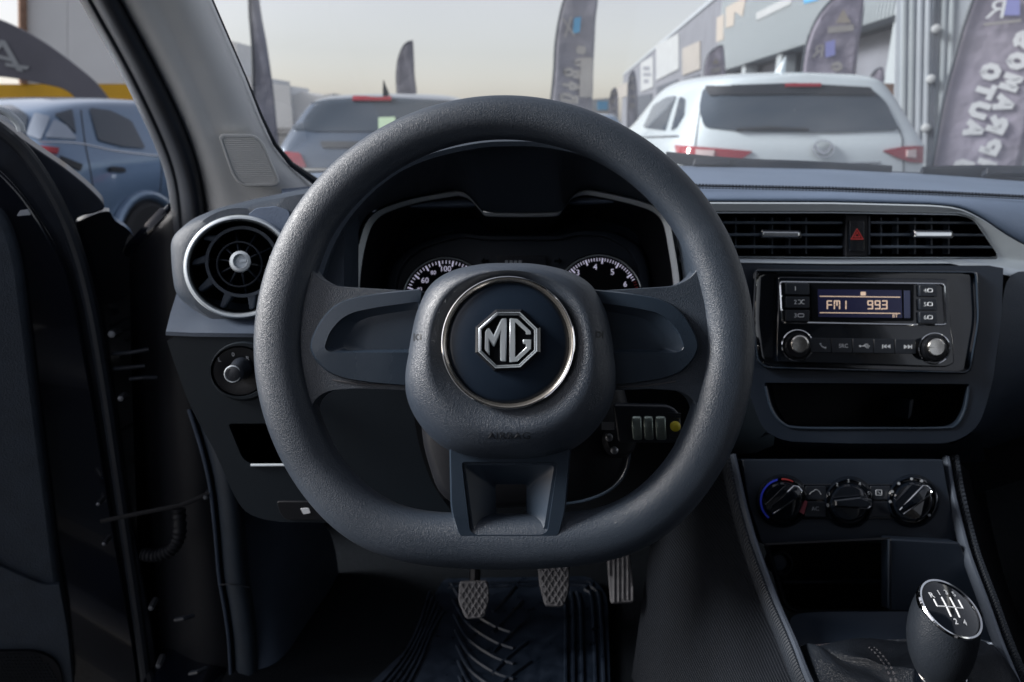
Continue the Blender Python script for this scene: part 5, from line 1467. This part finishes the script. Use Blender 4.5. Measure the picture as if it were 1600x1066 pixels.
# ------------------------------------------------------------------ pedals and mat
def pedal_pad(label, poly, d, cross, tilt=35):
    pl_ = Pl(sum(p[0] for p in poly) / len(poly), sum(p[1] for p in poly) / len(poly), d, tilt=tilt)
    c_ = (sum(p[0] for p in poly) / len(poly), sum(p[1] for p in poly) / len(poly))
    t = thing('pedal', label, 'pedal', pl_.pt(*c_), 'foot pedals')
    o = rnd(poly, 6, 4)
    mk('pad', MB().rings(pl_, [(o, -.012), (o, -.002), (scl(o, .94, c_), .001)], c=c_, N=40, cap0=True), pedal, t)
    x0, x1 = min(p[0] for p in poly), max(p[0] for p in poly); y0, y1 = min(p[1] for p in poly), max(p[1] for p in poly)
    m = MB()
    def inside(x, y):
        a = math.atan2(y - c_[1], x - c_[0]); q = polar(o, c_, [a])[0]
        return math.hypot(x - c_[0], y - c_[1]) < math.hypot(q[0] - c_[0], q[1] - c_[1]) * .93
    def line(p, q):
        n = 24; run = []
        for i in range(n + 1):
            x, y = p[0] + (q[0] - p[0]) * i / n, p[1] + (q[1] - p[1]) * i / n
            if inside(x, y): run.append((x, y))
        if len(run) > 2: m.tube([pl_.pt(*run[0], .002), pl_.pt(*run[-1], .002)], .0013, 6)
    if cross:
        for k in range(-6, 12):
            x = x0 + k * (x1 - x0) / 5
            line((x, y0), (x + (y1 - y0) * .62, y1)); line((x, y0), (x - (y1 - y0) * .62, y1))
    else:
        for k in range(6):
            x = x0 + 4 + k * (x1 - x0 - 8) / 5
            line((x, y0), (x, y1))
    mk('tread', m, pedal, t)
    top = pl_.pt(c_[0], y0 + 6, -.012)
    mk('arm', MB().tube([pl_.pt(c_[0], c_[1], -.014), top + Vector((0, .03, .02)), top + Vector((0, .08, .16)), top + Vector((0, .02, .30))], .009, 8), black, t)
pedal_pad('clutch pedal with diamond tread, leftmost of the three', [(718, 908), (763, 907), (765, 935), (757, 966), (728, 968), (716, 940)], 1.06, True)
pedal_pad('brake pedal with diamond tread, half behind the rim bottom', [(840, 880), (890, 880), (889, 925), (880, 949), (852, 948), (843, 915)], 1.07, True)
pedal_pad('narrow accelerator pedal with straight ribs, rightmost of the three', [(948, 868), (984, 862), (992, 942), (954, 944)], 1.05, False, 30)
fm = thing('floor_mat', 'black rubber floor mat with curved ribs under the pedals', 'mat', Vector((0, 1.0, ZF)))
mp_ = Pl(Vector((0, 1.0, ZF + .030)), 0, 0, n=Vector((0, -.02, 1)))
mo = rnd([(694, 904), (925, 900), (950, 930), (954, 1085), (560, 1085), (640, 1010), (672, 940)], [10, 24, 20, 4, 4, 20, 10], 5)
mk('sheet', MB().prism(mp_, mo, .006, .006), matrub, fm, bevel=.002)
paths = [[(700, 912), (900, 908), (925, 918), (938, 945), (944, 1080)], [(700, 918), (895, 914), (915, 922), (926, 945), (931, 1080)]]
paths += [[(892, 925), (896, 960), (896, 1080)], [(902, 925), (908, 960), (910, 1080)], [(880, 930), (884, 960), (884, 1080)]]
for k in range(7):
    y = 905 + k * 24
    paths.append([(706 + k * 2, y + 8), (730 + k, y + 45), (770, y + 72), (802, y + 84)])
for k in range(5):
    y = 920 + k * 32
    paths.append([(812 + k * 4, y - 14), (790, y + 14), (770, y + 36)])
for k in range(5):
    paths.append([(672 - k * 0 + k * 5, 925 + k * 8), (652 + k * 6, 985), (625 + k * 8, 1032), (585 + k * 12, 1078)])
for q in paths:
    mk('rib', MB().tube([mp_.pt(x, y, .007) for x, y in spline(q, 5)], .0032, 6), matrub, fm)

# ------------------------------------------------------------------ steering wheel
sw = thing('steering_wheel', 'black leather grained steering wheel with flat bottom and round badge', 'steering wheel', P(788, 540, .53))
wp_ = Pl(788, 540, .507)
WC = (788, 540)
NR = 200
rows = []
for i in range(NR):
    th = 2 * math.pi * i / NR
    c_, s_ = math.cos(th), math.sin(th)
    hw = 36 - 3.2 * s_ + 3.0 * max(0, -s_) + 3.0 * math.exp(-((abs(c_) - .98) / .10) ** 2) * (1 if abs(s_) < .5 else .5)
    hw += 4 * math.exp(-((abs(math.degrees(math.atan2(s_, abs(c_)))) - 0 + 0) / 1e9) ** 2) * 0
    r1 = 389 - hw
    r2 = (352 - hw) / max(1e-3, -s_) if s_ < -.05 else 1e5
    r_ = (r1 ** -14 + r2 ** -14) ** (-1 / 14)
    cen = wp_.pt(WC[0] + r_ * c_, WC[1] - r_ * s_, 0)
    rad = RT * c_ + wp_.v * s_
    row = []
    for j in range(22):
        a = 2 * math.pi * j / 22
        ca, sa = math.cos(a), math.sin(a)
        e = .86                                   # slightly squared section
        x = math.copysign(abs(ca) ** e, ca); y = math.copysign(abs(sa) ** e, sa)
        row.append(cen + rad * (x * hw * K) + wp_.n * (y * hw * K * .88))
    rows.append(row)
rows.append(rows[0])
mk('rim', MB().loft(rows, closed=True), leather, sw, sharp=80)
# arms of the wheel
def mirror(poly, c=788): return [(2 * c - x, y) for x, y in poly]
arm = rnd([(420, 400), (466, 384), (482, 412), (494, 432), (522, 447), (668, 456), (668, 612), (560, 608), (512, 611), (490, 626), (482, 660), (486, 690), (430, 690)], [4, 12, 14, 14, 14, 2, 2, 10, 14, 14, 14, 12, 4], 5)
inset = rnd([(483, 543), (488, 524), (502, 498), (522, 476), (550, 465), (600, 457), (660, 451), (652, 605), (580, 599), (540, 593), (512, 583), (492, 563)], [8, 8, 12, 14, 12, 10, 2, 2, 12, 12, 12, 10], 5)
dishp = rnd([(506, 545), (514, 520), (530, 500), (550, 488), (590, 480), (655, 471), (652, 551), (560, 551), (516, 551)], [6, 10, 12, 12, 10, 2, 2, 4, 6], 5)
dfl = rnd([(536, 542), (541, 522), (554, 506), (574, 496), (606, 490), (655, 483), (652, 546), (560, 547), (542, 547)], [6, 10, 12, 12, 10, 2, 2, 4, 6], 5)
for fn in (lambda q: q, mirror):
    mk('arm', MB().prism(wp_, fn(arm), .007, .022), leather, sw, bevel=.006, seg=3)
    c_ = fn([(585, 525)])[0]
    mk('arm_cover', MB().rings(wp_, [(fn(inset), .0), (fn(inset), .0105), (scl(fn(inset), .975, c_), .0130), (fn(dishp), .0135), (scl(fn(dishp), .985, c_), .0125), (fn(dfl), .0080)], c=c_, N=110), satin, sw, sharp=30)
mk('arm_line', MB().tube([wp_.pt(x, y, .0078) for x, y in ((520, 594), (560, 600), (634, 603))], .0006, 5), thread, sw)
mk('arm_line', MB().tube([wp_.pt(x, y, .0078) for x, y in ((966, 605), (1010, 603), (1056, 596))], .0006, 5), thread, sw)
# hub pad
hub = spline([(795, 411), (840, 413), (888, 424), (924, 446), (946, 484), (958, 540), (963, 596), (950, 644), (915, 688), (868, 712), (795, 720), (722, 712), (678, 688), (644, 644), (632, 596), (640, 540), (652, 484), (672, 446), (704, 424), (750, 413)], 5, closed=True)
HC = (795, 548)
def toward(poly, circ_poly, t):
    an = [math.atan2(p[1] - HC[1], p[0] - HC[0]) for p in poly]
    q = polar(circ_poly, HC, an)
    return [(a[0] + (b[0] - a[0]) * t, a[1] + (b[1] - a[1]) * t) for a, b in zip(poly, q)]
ringo = circ(794, 536, 106, 72)
hubo = mk('hub_pad', MB().rings(wp_, [(scl(hub, .97, HC), -.03), (scl(hub, .985, HC), -.008), (hub, .010), (toward(hub, ringo, .05), .0195), (toward(hub, ringo, .13), .0265), (toward(hub, ringo, .28), .0320), (toward(hub, ringo, .48), .0352), (toward(hub, ringo, .60), .0360), (toward(hub, ringo, .70), .0354), (toward(hub, ringo, .90), .0335), (ringo, .0325), (circ(794, 536, 96, 72), .030), (circ(794, 536, 92, 72), .026)], c=(794, 540), N=120), hubskin, sw, sharp=60)
hub_bvh = BVHTree.FromPolygons([v.co.copy() for v in hubo.data.vertices], [list(p.vertices) for p in hubo.data.polygons])
def drape(o, lift):
    for v in o.data.vertices:
        r_ = (v.co - CAM).normalized()
        h_ = hub_bvh.ray_cast(CAM, r_)
        if h_[0] is not None: v.co = h_[0] - r_ * lift
BC = (794, 536)
cr = mk('badge_ring', MB().rings(wp_, [(circ(*BC, 104.5, 80), .031), (circ(*BC, 103.5, 80), .0355), (circ(*BC, 101, 80), .0370), (circ(*BC, 96, 80), .0355), (circ(*BC, 94.5, 80), .032)], c=BC, N=90, cap1=False), dchrome, sw, sharp=60)
mk('badge_ring_edge', MB().tube([wp_.pt(x, y, .0364) for x, y in circ(*BC, 103.2, 80)], .0006, 6, closed=True), chrome, cr)
mk('badge_disc', MB().rings(wp_, [(circ(*BC, 95.5, 80), .030), (circ(*BC, 94.5, 80), .0335), (circ(*BC, 88, 80), .0345), (circ(*BC, 60, 80), .0358), (circ(*BC, 5, 80), .0365)], c=BC, N=90), discm, sw, sharp=60)
Z = lambda X, Y: (730 + X * 130 / 1260, 480 + Y * 110 / 1066)
octo = lambda k: [(793.5 + (x - 793.5) * k, 532.5 + (y - 532.5) * k) for x, y in (Z(455, 85), Z(800, 85), Z(1055, 330), Z(1055, 665), Z(800, 905), Z(430, 920), Z(175, 670), Z(180, 325))]
eb = mk('emblem', MB().rings(wp_, [(octo(1.13), .034), (octo(1.12), .0375), (octo(1.04), .0385), (octo(1.02), .037)], c=(793.5, 532.5), N=32), piano, sw, sharp=20)
mk('emblem_frame', MB().rings(wp_, [(octo(1.03), .0365), (octo(1.0), .0408), (octo(.955), .0412), (octo(.90), .0375), (octo(.89), .0365)], c=(793.5, 532.5), N=8, cap1=False), chrome, eb, sharp=15)
for kk, hh in ((1.0, .0410), (.93, .0402)):
    mk('frame_edge', MB().tube([wp_.pt(x, y, hh) for x, y in octo(kk)], .00045, 6, closed=True), silver, eb)
mk('emblem_field', MB().prism(wp_, octo(.9), .0378, .002), vblack, eb)
Mp = [Z(*q) for q in ((270, 360), (325, 305), (400, 430), (515, 175), (600, 165), (590, 830), (500, 815), (500, 400), (405, 610), (335, 510), (340, 740), (262, 640))]
Gp1 = [Z(*q) for q in ((645, 170), (760, 178), (962, 365), (965, 415), (893, 415), (888, 372), (735, 235), (725, 235), (725, 755), (740, 755), (893, 610), (890, 560), (845, 555), (845, 492), (968, 492), (965, 632), (755, 825), (640, 835))]
for q in (Mp, Gp1):
    o = mk('emblem_letter', MB().prism(wp_, q, .0405, .004), silver, eb, bevel=.0007, seg=1)
drape(text('airbag_lettering', wp_, 'AIRBAG', 795, 681, 10, .0368, dark_ink, sw, wpx=62, ext=0), .0004)
for x, y, mir in ((651, 527, False), (938, 523, True)):
    m = MB()
    sg = -1 if mir else 1
    m.tube([wp_.pt(x - sg * 4, y - 6, .0275), wp_.pt(x - sg * 4, y + 6, .0275)], .0006, 5)
    m.tube([wp_.pt(x + sg * a, y + b, .0275) for a, b in ((-2, 0), (1, -4), (6, -4), (6, 4), (1, 4), (-2, 0))], .0006, 5)
    ho_ = mk('horn_mark', m, dark_ink, sw)
    drape(ho_, .0003)
# lower arm: plate with a funnel shaped opening
lo = rnd([(702, 700), (892, 700), (884, 800), (874, 838), (862, 848), (728, 848), (716, 838), (704, 800)], [2, 2, 20, 10, 10, 10, 10, 20], 5)
l1 = rnd([(721, 722), (872, 722), (856, 830), (846, 836), (744, 836), (734, 830)], [6, 6, 8, 8, 8, 8], 5)
l2 = rnd([(727, 727), (866, 727), (850, 826), (842, 831), (748, 831), (740, 826)], [6, 6, 8, 8, 8, 8], 5)
l3 = rnd([(774, 757), (823, 757), (822, 812), (776, 812)], 4, 4)
mk('lower_arm', MB().rings(wp_, [(lo, -.014), (lo, .013), (scl(lo, .975, (797, 780)), .0165), (l1, .0165), (scl(l1, .99, (797, 780)), .0145), (l2, .0145), (l3, -.004), (l3, -.02)], c=(798, 784), N=96, cap1=False), satin, sw, sharp=30)

# ------------------------------------------------------------------ open driver door
dn = Vector((.50, -.866, 0)).normalized()
dpl = Pl(Vector((-.60, .93, .9)), 0, 0, n=dn)
outer_e = spline([(-40, 175), (0, 193), (50, 228), (100, 262), (140, 295), (163, 322), (150, 332), (118, 345), (125, 400), (150, 480), (178, 620), (196, 760), (222, 900), (240, 1000), (250, 1090)], 5)
dr = mk('door', MB().prism(dpl, [(-260, 120)] + outer_e + [(-260, 1090)], -.03, .10), paintd, cb, bevel=.01, label='open driver door at the left edge of the picture')
def dpoly(name, poly, h, t, m_, bevel=0, parent=None): return mk(name, MB().prism(dpl, poly, h, t), m_, parent or dr, bevel=bevel)
tp_edge = spline([(-30, 325), (2, 335), (28, 400), (45, 520), (62, 660), (80, 800), (92, 900), (106, 985), (116, 1090)], 5)
dpoly('trim_panel', [(-260, 300)] + tp_edge + [(-260, 1100)], .02, .05, doortrim, bevel=.008)
dpoly('trim_lower', spline([(-260, 840), (-30, 872), (0, 885), (45, 905), (70, 914), (93, 914)], 4) + [(106, 985), (116, 1090), (-260, 1090)], .026, .03, doortrim, bevel=.005)
sg = mk('speaker_grille', MB().prism(dpl, rnd([(-120, 1020), (60, 1018), (92, 1035), (102, 1090), (-120, 1090)], [10, 20, 20, 4, 4], 4), .032, .01), black, dr, bevel=.003)
dots = MB()
for i in range(16):
    for j in range(9):
        x, y = -4 + i * 6.2 + (j % 2) * 3.1, 1024 + j * 5.2
        if x > 62 + j * 4 or x < -2: continue
        dots.prism(dpl, circ(x, y, 1.6, 6), .0335, .001)
mk('grille_dot', dots, lower, dr)['kind'] = 'stuff'
inner_e = spline([(-40, 250), (10, 290), (55, 345), (100, 430), (130, 560), (150, 700), (175, 850), (200, 1000), (212, 1090)], 5)
outer_e = spline([(-40, 175), (0, 193), (50, 228), (100, 262), (140, 295), (163, 322), (150, 332), (118, 345), (125, 400), (150, 480), (178, 620), (196, 760), (222, 900), (240, 1000), (250, 1090)], 5)
dpoly('inner_frame', [(-260, 215)] + spline([(-40, 235), (10, 275), (58, 335), (108, 430), (136, 560), (160, 700), (184, 850), (210, 1000), (222, 1090)], 5) + [(-260, 1090)], -.015, .03, paint, bevel=.006)
mk('weather_seal', MB().tube([dpl.pt(x, y, -.008) for x, y in spline([(-60, 165), (0, 203), (40, 240), (80, 300), (112, 370), (138, 460), (160, 580), (178, 700), (198, 840), (218, 980), (232, 1090)], 6)], .009, 10), rubber, dr)
dpoly('edge_gap', spline([(112, 350), (165, 330), (180, 345), (212, 377), (225, 480), (235, 620), (250, 800), (280, 1090)], 4) + [(232, 1090), (196, 800), (165, 600), (135, 440)], -.10, .05, paint)
mk('window_strip', MB().tube([dpl.pt(x, y, .0) for x, y in spline([(-60, 160), (0, 172), (18, 182), (30, 195), (33, 206)], 5)], .005, 8), silver2, dr)
mk('lock_tab', MB().prism(dpl, rnd([(30, 330), (44, 328), (48, 336), (26, 338)], 2), .022, .01), dim_ink, dr, bevel=.001)
mk('check_strap', MB().tube([P(x, y, 1.0) for x, y in spline([(158, 815), (200, 806), (240, 798), (280, 790), (300, 783), (330, 770)], 4)], .0022, 8, ry=.0035), black, dr)
